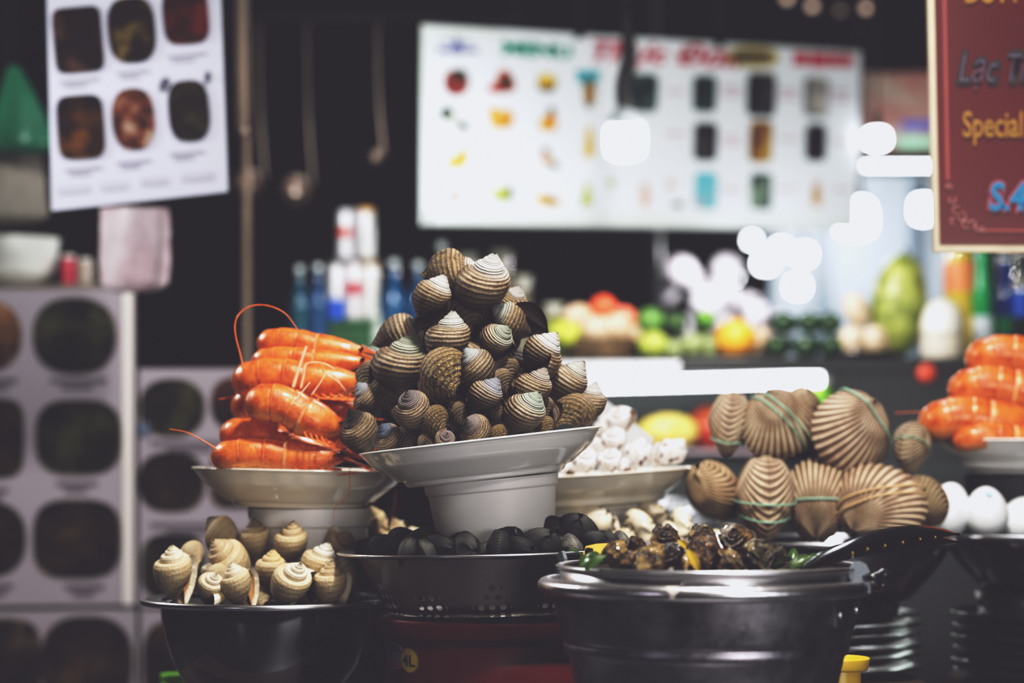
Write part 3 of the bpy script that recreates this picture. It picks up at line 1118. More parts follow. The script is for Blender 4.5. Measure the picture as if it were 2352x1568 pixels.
def prawn_parts(r):
    """meshes for a prawn of length 1 along X (head +X), body radius r"""
    parts = []
    # carapace
    xs = [0.36, 0.345, 0.31, 0.26, 0.19, 0.11, 0.04, -0.01, -0.03]
    rr = [0.22, 0.36, 0.52, 0.70, 0.88, 0.99, 1.04, 1.06, 1.0]
    path = [Vector((x, 0, 0.06 * r * (1 - rr[i]) * 4)) for i, x in enumerate(xs)]
    parts.append(('carapace', rings('carapace', path, [q * r for q in rr], M_PRAWN, [0, 0, 0, 0, 0, 0, 0.3, 0.9, 1]), M_PRAWN))
    # abdomen of six plates, arched, tail curling away behind
    ctrl = [(-0.02, 0, 0.0), (-0.14, 0, 0.12 * r), (-0.27, 0.0, 0.10 * r), (-0.38, 0.02, -0.1 * r), (-0.43, 0.10, -0.25 * r), (-0.39, 0.18, -0.35 * r), (-0.28, 0.22, -0.42 * r), (-0.18, 0.22, -0.45 * r)]
    pth = smooth_path(ctrl, 70)
    n_ = len(pth)
    rads, sg = [], []
    for i in range(n_):
        t_ = i / (n_ - 1)
        f = (t_ * 6.0) % 1.0
        env = 1.0 - 0.08 * t_ - 0.5 * max(0, t_ - 0.45)
        rads.append(r * env * (1.0 + 0.055 * (f - 0.5)) * (0.97 if f < 0.08 else 1))
        sg.append(1.0 if f > 0.9 else 0.0)
    rads[-1] *= 0.5
    parts.append(('abdomen', rings('abdomen', pth, rads, M_PRAWN, sg), M_PRAWN))
    # tail fan
    tf = []
    for a in (-40, -15, 15, 40):
        v, f = sphere_v(1, 12, 8, (0.10, 0.006, 0.028))
        R = Matrix.Rotation(radians(a), 3, 'Y')
        tf.append(([R @ (Vector(q) + Vector((0.08, 0, 0))) + Vector((-0.18, 0.22, -0.45 * r)) for q in v], f))
    me = join_parts('tail_fan', tf, M_PRAWN)
    parts.append(('tail_fan', me, M_PRAWN))
    # rostrum: toothed blade
    pts = [(0.28, 0.62 * r), (0.33, 0.62 * r)]
    for i in range(6):
        x = 0.34 + i * 0.022
        pts += [(x, (0.56 - 0.06 * i) * r), (x + 0.012, (0.72 - 0.065 * i) * r)]
    pts += [(0.50, 0.16 * r), (0.44, 0.14 * r), (0.36, 0.20 * r), (0.29, 0.35 * r)]
    parts.append(('rostrum', extrude_poly('rostrum', pts, 0.012, M_PRAWN), M_PRAWN))
    for s_ in (-1, 1):
        v1, f1 = sphere_v(0.017, 12, 8)
        v2, f2 = tube_v([Vector((-0.03, -s_ * 0.018, -0.01)), Vector((0, 0, 0))], 0.007, 6)
        parts.append(('eye', join_parts('eye', [([Vector(q) + Vector((0.355, s_ * 0.46 * r, 0.40 * r)) for q in v1], f1), ([Vector(q) + Vector((0.355, s_ * 0.46 * r, 0.40 * r)) for q in v2], f2)], M_EYE), M_EYE))
    # antennules / scale pairs forward
    for s_ in (-1, 1):
        p_ = smooth_path([(0.34, s_ * 0.3 * r, 0.0), (0.42, s_ * 0.5 * r, -0.1 * r), (0.52, s_ * 0.7 * r, -0.35 * r), (0.60, s_ * 0.8 * r, -0.3 * r)], 16)
        parts.append(('antenna', fixn(mesh('antenna', *tube_v(p_, lambda t: 0.011 * (1 - 0.75 * t), 6), M_ANT)), M_ANT))
    # walking legs folded forward under the head
    for i in range(4):
        for s_ in (-1, 1):
            x = 0.22 - i * 0.06
            p_ = smooth_path([(x, s_ * 0.5 * r, -0.65 * r), (x + 0.07, s_ * 0.9 * r, -0.95 * r), (x + 0.17, s_ * 0.8 * r, -0.9 * r), (x + 0.26, s_ * 0.6 * r, -0.75 * r)], 14)
            parts.append(('leg', fixn(mesh('leg', *tube_v(p_, lambda t: 0.010 * (1 - 0.6 * t), 6), M_ANT)), M_ANT))
    return parts


_pp = {}


def prawn(label, left, head, th, Y, group, yaw=0, rollx=0, antennae=(), legs=()):
    Lpx = math.hypot(head[0] - left[0], head[1] - left[1]) / 0.96
    rr = round(th / 2.0 / Lpx, 2)
    if rr not in _pp:
        _pp[rr] = prawn_parts(rr)
    s_ = S(Y)
    ang = atan2(-(head[1] - left[1]), head[0] - left[0])
    mid = (left[0] + (head[0] - left[0]) * 0.485, left[1] + (head[1] - left[1]) * 0.485)
    o = thing('prawn', label, 'prawn', P(mid[0], mid[1], Y), group)
    R = Matrix.Rotation(-ang, 3, 'Y') @ Matrix.Rotation(radians(yaw), 3, 'Z') @ Matrix.Rotation(radians(rollx), 3, 'X')
    MM = Matrix.Translation(P(mid[0], mid[1], Y)) @ R.to_4x4() @ Matrix.Scale(Lpx * s_, 4)
    o.matrix_local = MM
    for nm, me, mt in _pp[rr]:
        ob(nm, me, o)
    Mi = MM.inverted()
    for pts, wpx, mt in list(antennae):
        path = smooth_path([Mi @ P(q[0], q[1], q[2] if len(q) > 2 else Y - 0.03) for q in pts], 60)
        ra = wpx * 0.36 / Lpx
        ob('antenna', fixn(mesh('antenna', *tube_v(path, lambda t, ra=ra: ra * (1 - 0.45 * t), 6), mt)), o)
    for pts, wpx, mt in list(legs):
        path = smooth_path([Mi @ P(q[0], q[1], q[2] if len(q) > 2 else Y - 0.035) for q in pts], 30)
        ra = wpx * 0.42 / Lpx
        ob('leg', fixn(mesh('leg', *tube_v(path, lambda t, ra=ra: ra * (1 - 0.4 * t), 6), mt)), o)
    return o


GP = 'orange prawns stacked on the left plate'
Yf = YPn
prawn('topmost orange prawn of the left stack with a humped back', (598, 778), (872, 820), 66, Yf - 0.02, GP, -4)
prawn('second orange prawn from the top, mostly under the topmost', (582, 822), (878, 838), 58, Yf - 0.035, GP, -3)
prawn('third orange prawn from the top with pale yellow belly and looping antenna', (546, 862), (876, 886), 86, Yf - 0.045, GP, -2, antennae=[
    ([(560, 852), (552, 815), (541, 770), (541, 738), (556, 714), (585, 701), (620, 703), (655, 720), (680, 752), (705, 790), (745, 856)], 5.5, M_ANT)],
    legs=[([(673, 890), (688, 842), (704, 795)], 10, M_LEGP), ([(690, 893), (698, 860), (703, 838), (722, 832), (748, 836), (768, 848)], 6, M_LEGP),
          ([(715, 908), (735, 880), (750, 858), (768, 862), (795, 900)], 4, M_LEGP), ([(748, 858), (775, 876), (790, 893)], 4, M_LEGP)])
prawn('dark left end prawn behind the downward pointing one', (540, 925), (850, 905), 78, Yf + 0.0, GP, -4, antennae=[
    ([(545, 906), (525, 912), (503, 917)], 5, M_ANT)])
prawn('front orange prawn pointing down to the right across the stack', (590, 912), (812, 1000), 88, Yf - 0.085, GP, 4, legs=[
    ([(668, 930), (690, 905), (712, 878)], 6, M_LEGP)])
prawn('orange prawn lying flat behind the downward pointing one', (640, 930), (858, 950), 70, Yf - 0.02, GP, -3, legs=[([(728, 918), (755, 912), (788, 908)], 5, M_LEGP)])
prawn('second lowest orange prawn slanting down to the right', (521, 985), (835, 1062), 74, Yf - 0.045, GP, 3, antennae=[
    ([(708, 1001), (735, 986), (765, 972)], 5, M_ANT)])
prawn('lowest orange prawn lying on the cream plate rim', (496, 1041), (835, 1058), 72, Yf - 0.075, GP, 2, antennae=[
    ([(503, 1034), (470, 1014), (430, 993), (388, 985)], 5, M_ANT), ([(758, 1056), (768, 1025), (785, 1004), (806, 994)], 6, M_ANT),
    ([(698, 1040), (725, 1038), (745, 1046), (751, 1060)], 4, M_ANT), ([(740, 1055), (780, 1035), (808, 1022)], 4, M_ANT),
    ([(804, 1070), (803, 1110), (800, 1140), (782, 1152), (768, 1168), (766, 1195)], 2.5, M_ANT)])
prawn('orange prawn at the back of the stack hidden behind the others', (640, 985), (870, 1000), 80, Yf + 0.01, GP, -4)
# ================================================================== BUCKET
YBk = 1.84
k = S(YBk)
bk0 = P(1621, 1341, YBk)
m, nt, b = newmat('worn_bucket_metal')
n1 = ncoord(nt, 7, 5, 0.65)
n2 = ncoord(nt, 40, 4, 0.7)
r_ = ramp(nt, n1, [(0.3, (0.16, 0.15, 0.17)), (0.5, (0.32, 0.30, 0.34)), (0.72, (0.55, 0.53, 0.56))])
L(nt, r_.outputs[0], b.inputs['Base Color'])
b.inputs['Metallic'].default_value = 1
L(nt, ramp(nt, n2, [(0.3, 0.28), (0.7, 0.5)]).outputs[0], b.inputs['Roughness'])
bump(nt, b, n2, 0.15, 0.001)
M_BKT = m
bh = bk0.z - 0.92
hp = bh / k  # height in px
tl = radians(0.6)
bk = thing('metal_bucket', 'big dark metal bucket with a thick rolled rim at the front right', 'bucket', bk0)


def br(z):  # outer radius in px at depth z px below rim
    return 358 + z * 0.215


pr = []
zz = [-14, -60, -110, -122]
for z in zz:
    pr.append((br(z), z))
pr += [(br(-126) - 1, -126), (br(-130) - 5, -130), (br(-134) - 1, -134), (br(-150), -150), (br(-156) - 1, -155), (br(-159) - 5, -159), (br(-164) - 7, -164), (br(-200) - 8, -200), (br(-300) - 8, -300), (br(-hp + 12) - 8, -hp + 12), (br(-hp + 2) - 14, -hp + 2), (0, -hp + 2), (0, -hp + 10), (br(-hp + 14) - 20, -hp + 14), (br(-200) - 16, -200), (br(-20) - 10, -20), (br(-10) - 6, -8)]
ob('bucket_wall', lathe_me('bucket_wall', [(r * k, z * k) for r, z in pr], M_BKT, 128), bk)
M_RIM = flat('worn_bright_steel', (0.72, 0.69, 0.72), 0.3, 1.0, 0.3, 30, bmp=0.12)
ob('rolled_rim', lathe_me('rolled_rim', [((366 + 21 * cos(a)) * k, (-2 + 19 * sin(a)) * k) for a in [2 * pi * i / 20 for i in range(21)]], M_RIM, 128), bk)
# cream paint drip on the rim
M_CREAM = flat('cream_paint', (0.58, 0.54, 0.48), 0.4, 0, 0.05, 40)
aD = math.asin((1520 - 1621) / 387.0)
vs, fs = [], []
nx, nz_ = 10, 14
for i in range(nx + 1):
    for j in range(nz_ + 1):
        tt = j / nz_
        wv = (1.0 if tt < 0.35 else (0.42 if tt > 0.55 else 1.0 - 0.58 * (tt - 0.35) / 0.2)) * (1 + 0.15 * sin(9 * tt + i))
        da = (i / nx - 0.5) * 0.075 * wv
        ph = radians(62) - radians(100) * tt
        R = (366 + 21.6 * cos(ph)) * k
        a = aD + da
        vs.append((R * sin(a), -R * cos(a), (-2 + 19.6 * sin(ph)) * k))
for i in range(nx):
    for j in range(nz_):
        q = i * (nz_ + 1) + j
        fs.append((q, q + nz_ + 1, q + nz_ + 2, q + 1))
o = ob('paint_drip', fixn(mesh('paint_drip', vs, fs, M_CREAM)), bk)
o['label'] = 'cream paint drip on the rim'
# handle ears
M_EAR = flat('ear_steel', (0.20, 0.215, 0.245), 0.45, 0.2, 0.15, 20)


def ear(px, py_top, py_bot, wid, yawdeg, ang, label, flip=1):
    Rr = 366 * k
    cx_, cy_ = Rr * sin(ang), -Rr * cos(ang)
    h_ = (py_bot - py_top) * k
    w_ = wid * k
    pts = [(-0.5 * w_, 0), (0.55 * w_, 0), (0.50 * w_, 0.42 * h_), (0.18 * w_, 0.5 * h_), (0.2 * w_, 0.56 * h_), (0.52 * w_, 0.66 * h_), (0.34 * w_, 0.92 * h_), (0.1 * w_, h_), (-0.14 * w_, h_), (-0.42 * w_, 0.68 * h_), (-0.42 * w_, 0.52 * h_), (-0.28 * w_, 0.34 * h_), (-0.36 * w_, 0.24 * h_)]
    pts = [(x * flip, z) for x, z in pts]
    me = extrude_poly('handle_ear', pts, 0.003, M_EAR)
    e = ob('handle_ear', me, bk, (cx_, cy_, (-(py_bot - 1341)) * k), (0, 0, radians(yawdeg)))
    return e


ear(1955, 1281, 1352, 56, 18, math.asin((1958 - 1621) / 380.0), 'right ear')
ear(1290, 1272, 1326, 36, -60, -pi + math.asin((1621 - 1290) / 372.0) + 0, 'left ear', -1)
# rivet plate and rivets on the right side
for (rx, ry, wd, hh) in ((1900, 1402, 50, 46),):
    a = math.asin((rx - 1621) / br(-60))
    R = (br(-60) + 1) * k
    e = ob('rivet_plate', box('rivet_plate', -wd / 2 * k, wd / 2 * k, -0.0015, 0.0015, -hh / 2 * k, hh / 2 * k, M_BKT, 0.0012), bk, (R * sin(a), -R * cos(a), -(ry - 1341) * k), (0, 0, a))
    ob('rivet', sphere('rivet', 10 * k, M_RIM, (1, 0.5, 1)), e, (-2 * k, -0.002, 4 * k))
a = math.asin((1950 - 1621) / br(-52))
R = (br(-52) + 1) * k
ob('rivet', sphere('rivet', 8 * k, M_RIM, (0.6, 0.6, 1.2)), bk, (R * sin(a), -R * cos(a), -52 * k))
# bail hook with dark bead at the right ear
bp0 = Vector((345 * k, -120 * k, 30 * k))
pth = smooth_path([Vector((338 * k, -165 * k, 22 * k)), Vector((362 * k, -170 * k, 26 * k)), Vector((388 * k, -150 * k, 34 * k)), Vector((380 * k, -120 * k, 12 * k)), Vector((388 * k, -60 * k, -6 * k)), Vector((395 * k, 40 * k, -12 * k)), Vector((360 * k, 180 * k, -16 * k))], 50)
ob('bail_handle', fixn(mesh('bail_handle', *tube_v(pth, 8 * k, 10), M_BLACK)), bk)
ob('bail_grip', join_parts('bail_grip', [sphere_v(17 * k, 14, 9, (1.2, 1, 0.8), (384 * k, -150 * k, 30 * k)), sphere_v(16 * k, 14, 9, (1.1, 1, 1), (386 * k, -110 * k, 4 * k))], M_BLACK), bk)

# ------------------------------------------------------------------ inner pan
k2 = S(YBk)
pn = thing('steel_pan', 'steel pan with a small wire loop, set inside the bucket', 'pan', P(1630, 1298, YBk))
ob('pan_wall', lathe_me('pan_wall', [(r * k, z * k) for r, z in [(0, -150), (300, -150), (318, -135), (330, -60), (340, -6), (346, -6), (336, -60), (326, -138), (304, -157), (0, -157)]], M_STEEL, 112), pn)
ob('rim', lathe_me('rim', [((346 + 9 * cos(a)) * k, (-1 + 5.5 * sin(a)) * k) for a in [2 * pi * i / 12 for i in range(13)]], M_STEEL, 112), pn)
aL = math.asin((1594 - 1630) / 344.0)


def pan_pt(dx, z):
    a_ = aL + dx / 344.0
    R_ = (350 + 0.02 * z) * k
    return Vector((R_ * sin(a_), -R_ * cos(a_), z * k))


pth = smooth_path([pan_pt(-50, -52), pan_pt(-56, -36), pan_pt(-50, -22), pan_pt(-38, -19), pan_pt(0, -18), pan_pt(38, -19), pan_pt(50, -22), pan_pt(56, -36), pan_pt(50, -52)], 60)
ob('wire_loop', fixn(mesh('wire_loop', *tube_v(pth, 2.6 * k, 8), M_STEEL)), pn)
# sauce surface
M_SAUCE = food('dark_sauce', (0.02, 0.012, 0.006), (0.05, 0.03, 0.012), (0.09, 0.06, 0.02), 60, 0.15)
vs, fs, U, V = lathe([(0, 0)] + [(318 * k * q / 8, 0) for q in range(1, 9)], 64)
vs = [(x, y, z + 6 * k * noise.noise(Vector((x * 90, y * 90, 0)))) for x, y, z in vs]
sa = ob('snail_sauce', weld(mesh('snail_sauce', vs, fs, M_SAUCE)), None, P(1630, 1312, YBk))
tag(sa, 'dark glossy sauce around the cooked snails in the pan', 'sauce', kind='stuff')

# cooked snails
m, nt, b = newmat('cooked_snail')
n1 = ncoord(nt, 1.6, 4, 0.6)
n2 = ncoord(nt, 5, 3, 0.6)
oi = nt.nodes.new('ShaderNodeObjectInfo')
vv = attr(nt, 'v')
col = mixc(nt, ramp(nt, n1, [(0.4, 0), (0.62, 1)]).outputs[0], (0.028, 0.014, 0.008), oi.outputs['Color'])
st_ = mth(nt, 'SINE', mth(nt, 'MULTIPLY', vv, 34))
col = mixc(nt, mth(nt, 'MULTIPLY', ramp(nt, st_, [(0.4, 0), (1, 1)]).outputs[0], 0.6), col, (0.015, 0.01, 0.007))
L(nt, col, b.inputs['Base Color'])
b.inputs['Roughness'].default_value = 0.26
b.inputs['Coat Weight'].default_value = 0.25
bump(nt, b, mth(nt, 'ADD', mth(nt, 'MULTIPLY', n2, 1.5), mth(nt, 'MULTIPLY', st_, 0.3)), 0.9, 0.003)
M_CS = m
me, ov, of_ = shell_mesh('cooked_snail', M_CS, PROF_STEP, 1.55, 4.5, 36, flare=0.12, flare_ang=25, knob=0.26, nknob=3, rough=0.16, seed=9)
CS = (me, fixn(mesh('operculum', ov, of_, flat('snail_mouth', (0.035, 0.018, 0.008), 0.12, 0, 0.4, 60, coat=0.5))))


def z6(x, y):
    return (1220 + x / 2.8, 1140 + y / 2.8)


OL = (0.34, 0.22, 0.08)
BR = (0.17, 0.09, 0.035)
for (a, b_, wd, fl, sp, cl, Yo, lab) in [
    ((520, 310), (580, 395), 180, -1, 20, OL, -120, 'olive brown snail at the left of the cooked snails near the leaves'),
    ((640, 290), (690, 340), 140, 1, 100, BR, 60, 'dark glossy snail at the back left of the pan'),
    ((830, 360), (770, 430), 190, -1, 160, OL, -200, 'flat olive snail at the front, left of the open mouthed one'),
    ((870, 215), (868, 290), 170, 1, 120, BR, -20, 'tall dome topped snail standing highest on the left'),
    ((890, 330), (905, 395), 140, 1, 20, (0.06, 0.03, 0.015), -190, 'snail with a dark open mouth in the front of the pan'),
    ((1120, 205), (1095, 270), 150, 1, 130, OL, 0, 'snail with a round shiny eye-like tip in the middle'),
    ((1080, 270), (1130, 370), 220, -1, 60, BR, -120, 'ribbed barrel shaped dark snail in the middle of the pan'),
    ((1290, 220), (1300, 320), 240, 1, 150, (0.2, 0.11, 0.03), -50, 'biggest brown snail with a pointed top right of the middle'),
    ((1250, 400), (1320, 410), 150, -1, 30, OL, -200, 'olive brown snail low in front of the biggest one'),
    ((1490, 340), (1455, 400), 190, 1, 100, (0.3, 0.24, 0.12), -140, 'pale spotted snail at the right with sauce highlights'),
    ((1600, 350), (1570, 400), 140, 1, 140, BR, -60, 'small snail at the right end beside the leaves'),
    ((1000, 420), (1010, 440), 150, -1, 100, OL, -150, 'snail sunk in the sauce beside the yellow leaf'),
    ((720, 410), (650, 430), 130, -1, 60, BR, -190, 'small dark snail sunk in the sauce at the front left'),
]:
    ap, bp = z6(*a), z6(*b_)
    place_shell(CS, 'cooked_snail', lab, 'snail', ap, bp, wd / 2.8 * 1.12, YBk + Yo * k, fl, sp, cl + (1,), 'cooked snails in the pan')


def leaf_me(name, mat, ln, wd, bend=0.35, nx=10, ny=4):
    vs, fs = [], []
    for i in range(nx + 1):
        t_ = i / nx
        hw = wd / 2 * sin(pi * t_ ** 0.85) ** 0.8
        for j in range(-ny, ny + 1):
            s_ = j / ny
            vs.append((ln * (t_ - 0.5), s_ * hw, bend * ln * (0.25 - (t_ - 0.5) ** 2) + abs(s_) * hw * 0.45))
    w_ = 2 * ny + 1
    for i in range(nx):
        for j in range(2 * ny):
            fs.append((i * w_ + j, i * w_ + j + 1, (i + 1) * w_ + j + 1, (i + 1) * w_ + j))
    return fixn(mesh(name, vs, fs, mat))


M_LEAF = food('herb_leaf', (0.02, 0.045, 0.012), (0.05, 0.09, 0.02), (0.10, 0.14, 0.04), 40, 0.25)
M_LEAFY = food('yellow_leaf', (0.35, 0.22, 0.02), (0.5, 0.33, 0.03), (0.25, 0.18, 0.03), 40, 0.3)
LE = leaf_me('herb_leaf', M_LEAF, 1, 0.42)
LEY = leaf_me('yellow_leaf', M_LEAFY, 1, 0.35)
for i, (px, py, ln, Yo, rz, ry, rx) in enumerate([
    (1325, 1276, 52, -60, 20, 30, 20), (1340, 1288, 58, -160, 70, -20, 40), (1358, 1280, 54, -40, 140, 15, -30), (1368, 1293, 60, -220, 10, -35, 50), (1352, 1272, 48, 60, 100, 40, 10), (1385, 1286, 56, -120, 40, 10, -40),
    (1838, 1292, 62, -180, 20, -30, 40), (1820, 1280, 56, -60, 70, -50, 20), (1860, 1290, 62, -160, 130, 30, -30), (1845, 1270, 54, 30, 160, -30, 30), (1880, 1288, 58, -60, 30, -10, 60), (1780, 1286, 56, -160, 90, 20, 40), (1756, 1274, 50, -20, 10, -40, 30), (1800, 1294, 58, -230, 150, 20, 30)]):
    lf = ob('herb_leaf', LE, None)
    lf.matrix_local = Matrix.Translation(P(px, py, YBk + Yo * k)) @ Euler((radians(rx), radians(ry), radians(rz))).to_matrix().to_4x4() @ Matrix.Scale(ln * k, 4)
    if i < 6:
        tag(lf, 'wet dark green herb leaf at the left side of the snail pan', 'leaf', 'herb leaves at the left of the pan')
    else:
        tag(lf, 'wet dark green herb leaf at the right side of the snail pan', 'leaf', 'herb leaves at the right of the pan')
for (px, py, ln, Yo, ry, lab) in ((1592, 1290, 62, -230, 62, 'yellow leaf strip standing up in front of the snails'), (1575, 1256, 50, -60, 40, 'yellow green leaf tucked behind the open mouthed snail')):
    lf = ob('yellow_leaf', LEY, None)
    lf.matrix_local = Matrix.Translation(P(px, py, YBk + Yo * k)) @ Euler((radians(70), radians(ry), 0)).to_matrix().to_4x4() @ Matrix.Scale(ln * k, 4)
    tag(lf, lab, 'leaf')
# yellow peel hanging at the colander edge
vs = [(-38, 0, -14), (-30, 0, 8), (-5, 0, 14), (30, 0, 16), (48, 0, 20), (40, 0, 4), (22, 0, -2), (18, 0, -16), (4, 0, -14), (-8, 0, -6), (-20, 0, -16)]
pe = ob('lemon_peel', extrude_poly('lemon_peel', [(x * k, z * k) for x, y, z in vs], 0.002, flat('yellow_peel', (0.62, 0.38, 0.02), 0.35, 0, 0.2, 30)), None, P(1375, 1262, YBk + 0.05), (radians(-25), 0, 0))
tag(pe, 'torn bright yellow peel between colander rim and snail pan', 'peel')

# ------------------------------------------------------------------ tongs lying in the bucket
up = [(1835, 1302, 1.80), (1880, 1270, 1.81), (1930, 1247, 1.82), (1985, 1225, 1.835), (2050, 1210, 1.86), (2110, 1206, 1.89), (2160, 1212, 1.92), (2200, 1224, 1.95)]
lo = [(1835, 1312, 1.80), (1890, 1296, 1.81), (1940, 1280, 1.82), (1990, 1266, 1.835), (2050, 1256, 1.86), (2110, 1243, 1.89), (2160, 1234, 1.92), (2200, 1228, 1.95)]
up = smooth_path([P(*q) for q in up], 42)
lo = smooth_path([P(*q) for q in lo], 42)
off = P(1990, 1250, 1.84)
tg = thing('serving_tongs', 'black curved serving tongs sticking out of the snail pan to the right', 'tongs', off)
vs, fs = [], []
n_ = len(up)
for i in range(n_):
    for j in range(9):
        s_ = j / 8
        p = up[i].lerp(lo[i], s_) - off
        vs.append(p + Vector((0, -0.010 * sin(pi * s_), 0)))
for i in range(n_ - 1):
    for j in range(8):
        q = i * 9 + j
        fs.append((q, q + 1, q + 10, q + 9))
M_TONG = flat('black_tong_metal', (0.02, 0.02, 0.022), 0.22, 0.6, 0.2, 20)
me = fixn(mesh('tong_arm', vs, fs, M_TONG))
bm = bmesh.new(); bm.from_mesh(me)
bmesh.ops.solidify(bm, geom=bm.faces[:], thickness=0.0015)
bm.to_mesh(me); bm.free()
arm = ob('tong_arm', me, tg)
arm2 = ob('tong_arm', me, tg, (0.004, 0.022, -0.004), (0, radians(2), 0))
tt = []
M_TOOTH = flat('tong_scallops', (0.18, 0.13, 0.03), 0.25, 0.9, 0.1, 30)
for i in range(14, 36, 4):
    p = lo[i].lerp(up[i], 0.16) - off
    tt.append(sphere_v(0.0022, 8, 6, (1.2, 0.6, 1), p + Vector((0, -0.0062, 0))))
sc_ = ob('scalloped_edge', join_parts('scalloped_edge', tt, M_TOOTH), arm)
sc_['label'] = 'dull gold scallops along the lower edge'

# ================================================================== REAR TRAY: spotted snails plate, white clams
YR = 2.34
k = S(YR)
ry0 = P(0, 1262, 2.26).z
crate(0.02, 2.345, 0.150, 0.10, ry0 - 0.004, 'dark wooden riser behind the colander under the steel tray')
tr_ = thing('steel_tray', 'shallow steel tray behind the colander holding white clams', 'tray', (0.02, 2.345, ry0))
ob('tray_base', box('tray_base', -0.165, 0.165, -0.10, 0.10, -0.004, 0, M_STEEL, 0.001), tr_)
for (x0, x1, y0, y1) in ((-0.165, 0.165, -0.10, -0.097), (-0.165, 0.165, 0.097, 0.10), (-0.165, -0.162, -0.10, 0.10), (0.162, 0.165, -0.10, 0.10)):
    ob('tray_lip', box('tray_lip', x0, x1, y0, y1, 0, 0.008, M_STEEL), tr_)
k = S(YR)
sp0 = P(1345, 1088, YR)
spl = ob('serving_plate', lathe_me('serving_plate', bevelled(plate_prof(k, 155, 244, 84)), flat('cream_porcelain', (0.82, 0.76, 0.67), 0.14, 0, 0.04, 6, coat=0.3), 96))
spl.location = sp0
spl.rotation_euler = (0, -radians(3.6), 0)
tag(spl, 'cream plate behind the main tower heaped with white spotted snails', 'plate')
rh = (sp0.z - 84 * k - ry0) / k
stb = ob('plastic_tub', lathe_me('plastic_tub', bevelled(cup_prof(k, 150, 118, rh - 6, 22)), M_CUP, 72))
stb.location = sp0 + Vector((6 * k, 0, -83 * k))
stb.rotation_euler = (0, -radians(2), 0)
tag(stb, 'pale ribbed tub holding up the plate of white spotted snails', 'tub')

# spotted snails
m, nt, b = newmat('spotted_snail')
vv, th = attr(nt, 'v'), attr(nt, 'th')
cmb = nt.nodes.new('ShaderNodeCombineXYZ')
L(nt, mth(nt, 'MULTIPLY', vv, 5.0), cmb.inputs[0])
L(nt, mth(nt, 'MULTIPLY', th, 2.2), cmb.inputs[1])
vo = nt.nodes.new('ShaderNodeTexVoronoi')
vo.inputs['Scale'].default_value = 1.0
L(nt, cmb.outputs[0], vo.inputs['Vector'])
spot = ramp(nt, vo.outputs['Distance'], [(0.28, 1), (0.38, 0)]).outputs[0]
spot = mth(nt, 'MULTIPLY', spot, ramp(nt, vv, [(0.18, 0), (0.32, 1)]).outputs[0])
n1 = ncoord(nt, 2, 3)
base = mixc(nt, ramp(nt, n1, [(0.4, 0), (0.7, 1)]).outputs[0], (0.74, 0.72, 0.74), (0.62, 0.55, 0.50))
col = mixc(nt, mth(nt, 'MULTIPLY', spot, 0.9), base, (0.07, 0.02, 0.025))
L(nt, col, b.inputs['Base Color'])
b.inputs['Roughness'].default_value = 0.3
M_SPOT = m
me, ov, of_ = shell_mesh('spotted_snail', M_SPOT, PROF_BABY, 1.62, 4.6, 36, flare=0.08, flare_ang=20, rough=0.02, seed=3)
SPS = (me, fixn(mesh('operculum', ov, of_, flat('amber_operculum', (0.32, 0.17, 0.06), 0.4, 0, 0.4, 60))))


def z5(x, y):
    return (1200 + x / 4.752, 930 + y / 4.752)


WH = (0.93, 0.91, 0.93)
for (a, b_, wd, fl, sp, Yo, lab) in [
    ((1040, 60), (1080, 210), 340, 1, 20, 20, 'white snail with an amber mouth at the top of the spotted heap'),
    ((900, 100), (920, 300), 280, 1, 150, 40, 'white snail behind the right edge of the main plate, upper one'),
    ((990, 260), (1020, 420), 300, 1, 150, -60, 'white spotted snail in the middle of the heap'),
    ((700, 500), (690, 640), 300, 1, 160, -130, 'white snail with three dark red spots next to the main plate'),
    ((960, 500), (970, 640), 290, 1, 150, -160, 'round white snail with a row of dark dashes at the plate front'),
    ((1300, 350), (1270, 590), 330, 1, 160, -110, 'tall white snail with a pointed tip right of the dashed one'),
    ((1760, 380), (1620, 560), 320, 1, 160, -30, 'white snail lying sideways at the right end of the plate'),
    ((1480, 420), (1480, 580), 240, 1, 140, 20, 'white snail behind the sideways one at the right end'),
    ((520, 640), (500, 700), 220, -1, 30, -60, 'white snail with a brown mouth low beside the main tub'),
    ((1130, 620), (1110, 690), 200, -1, 10, -150, 'small white snail with amber mouth squeezed at the plate front'),
    ((780, 420), (800, 480), 260, 1, 150, 10, 'white snail half hidden behind the main plate rim, lower one'),
]:
    ap, bp = z5(*a), z5(*b_)
    place_shell(SPS, 'spotted_snail', lab, 'snail', ap, bp, wd / 4.752, YR + Yo * k, fl, sp, WH + (1,), 'white spotted snails on the cream plate')

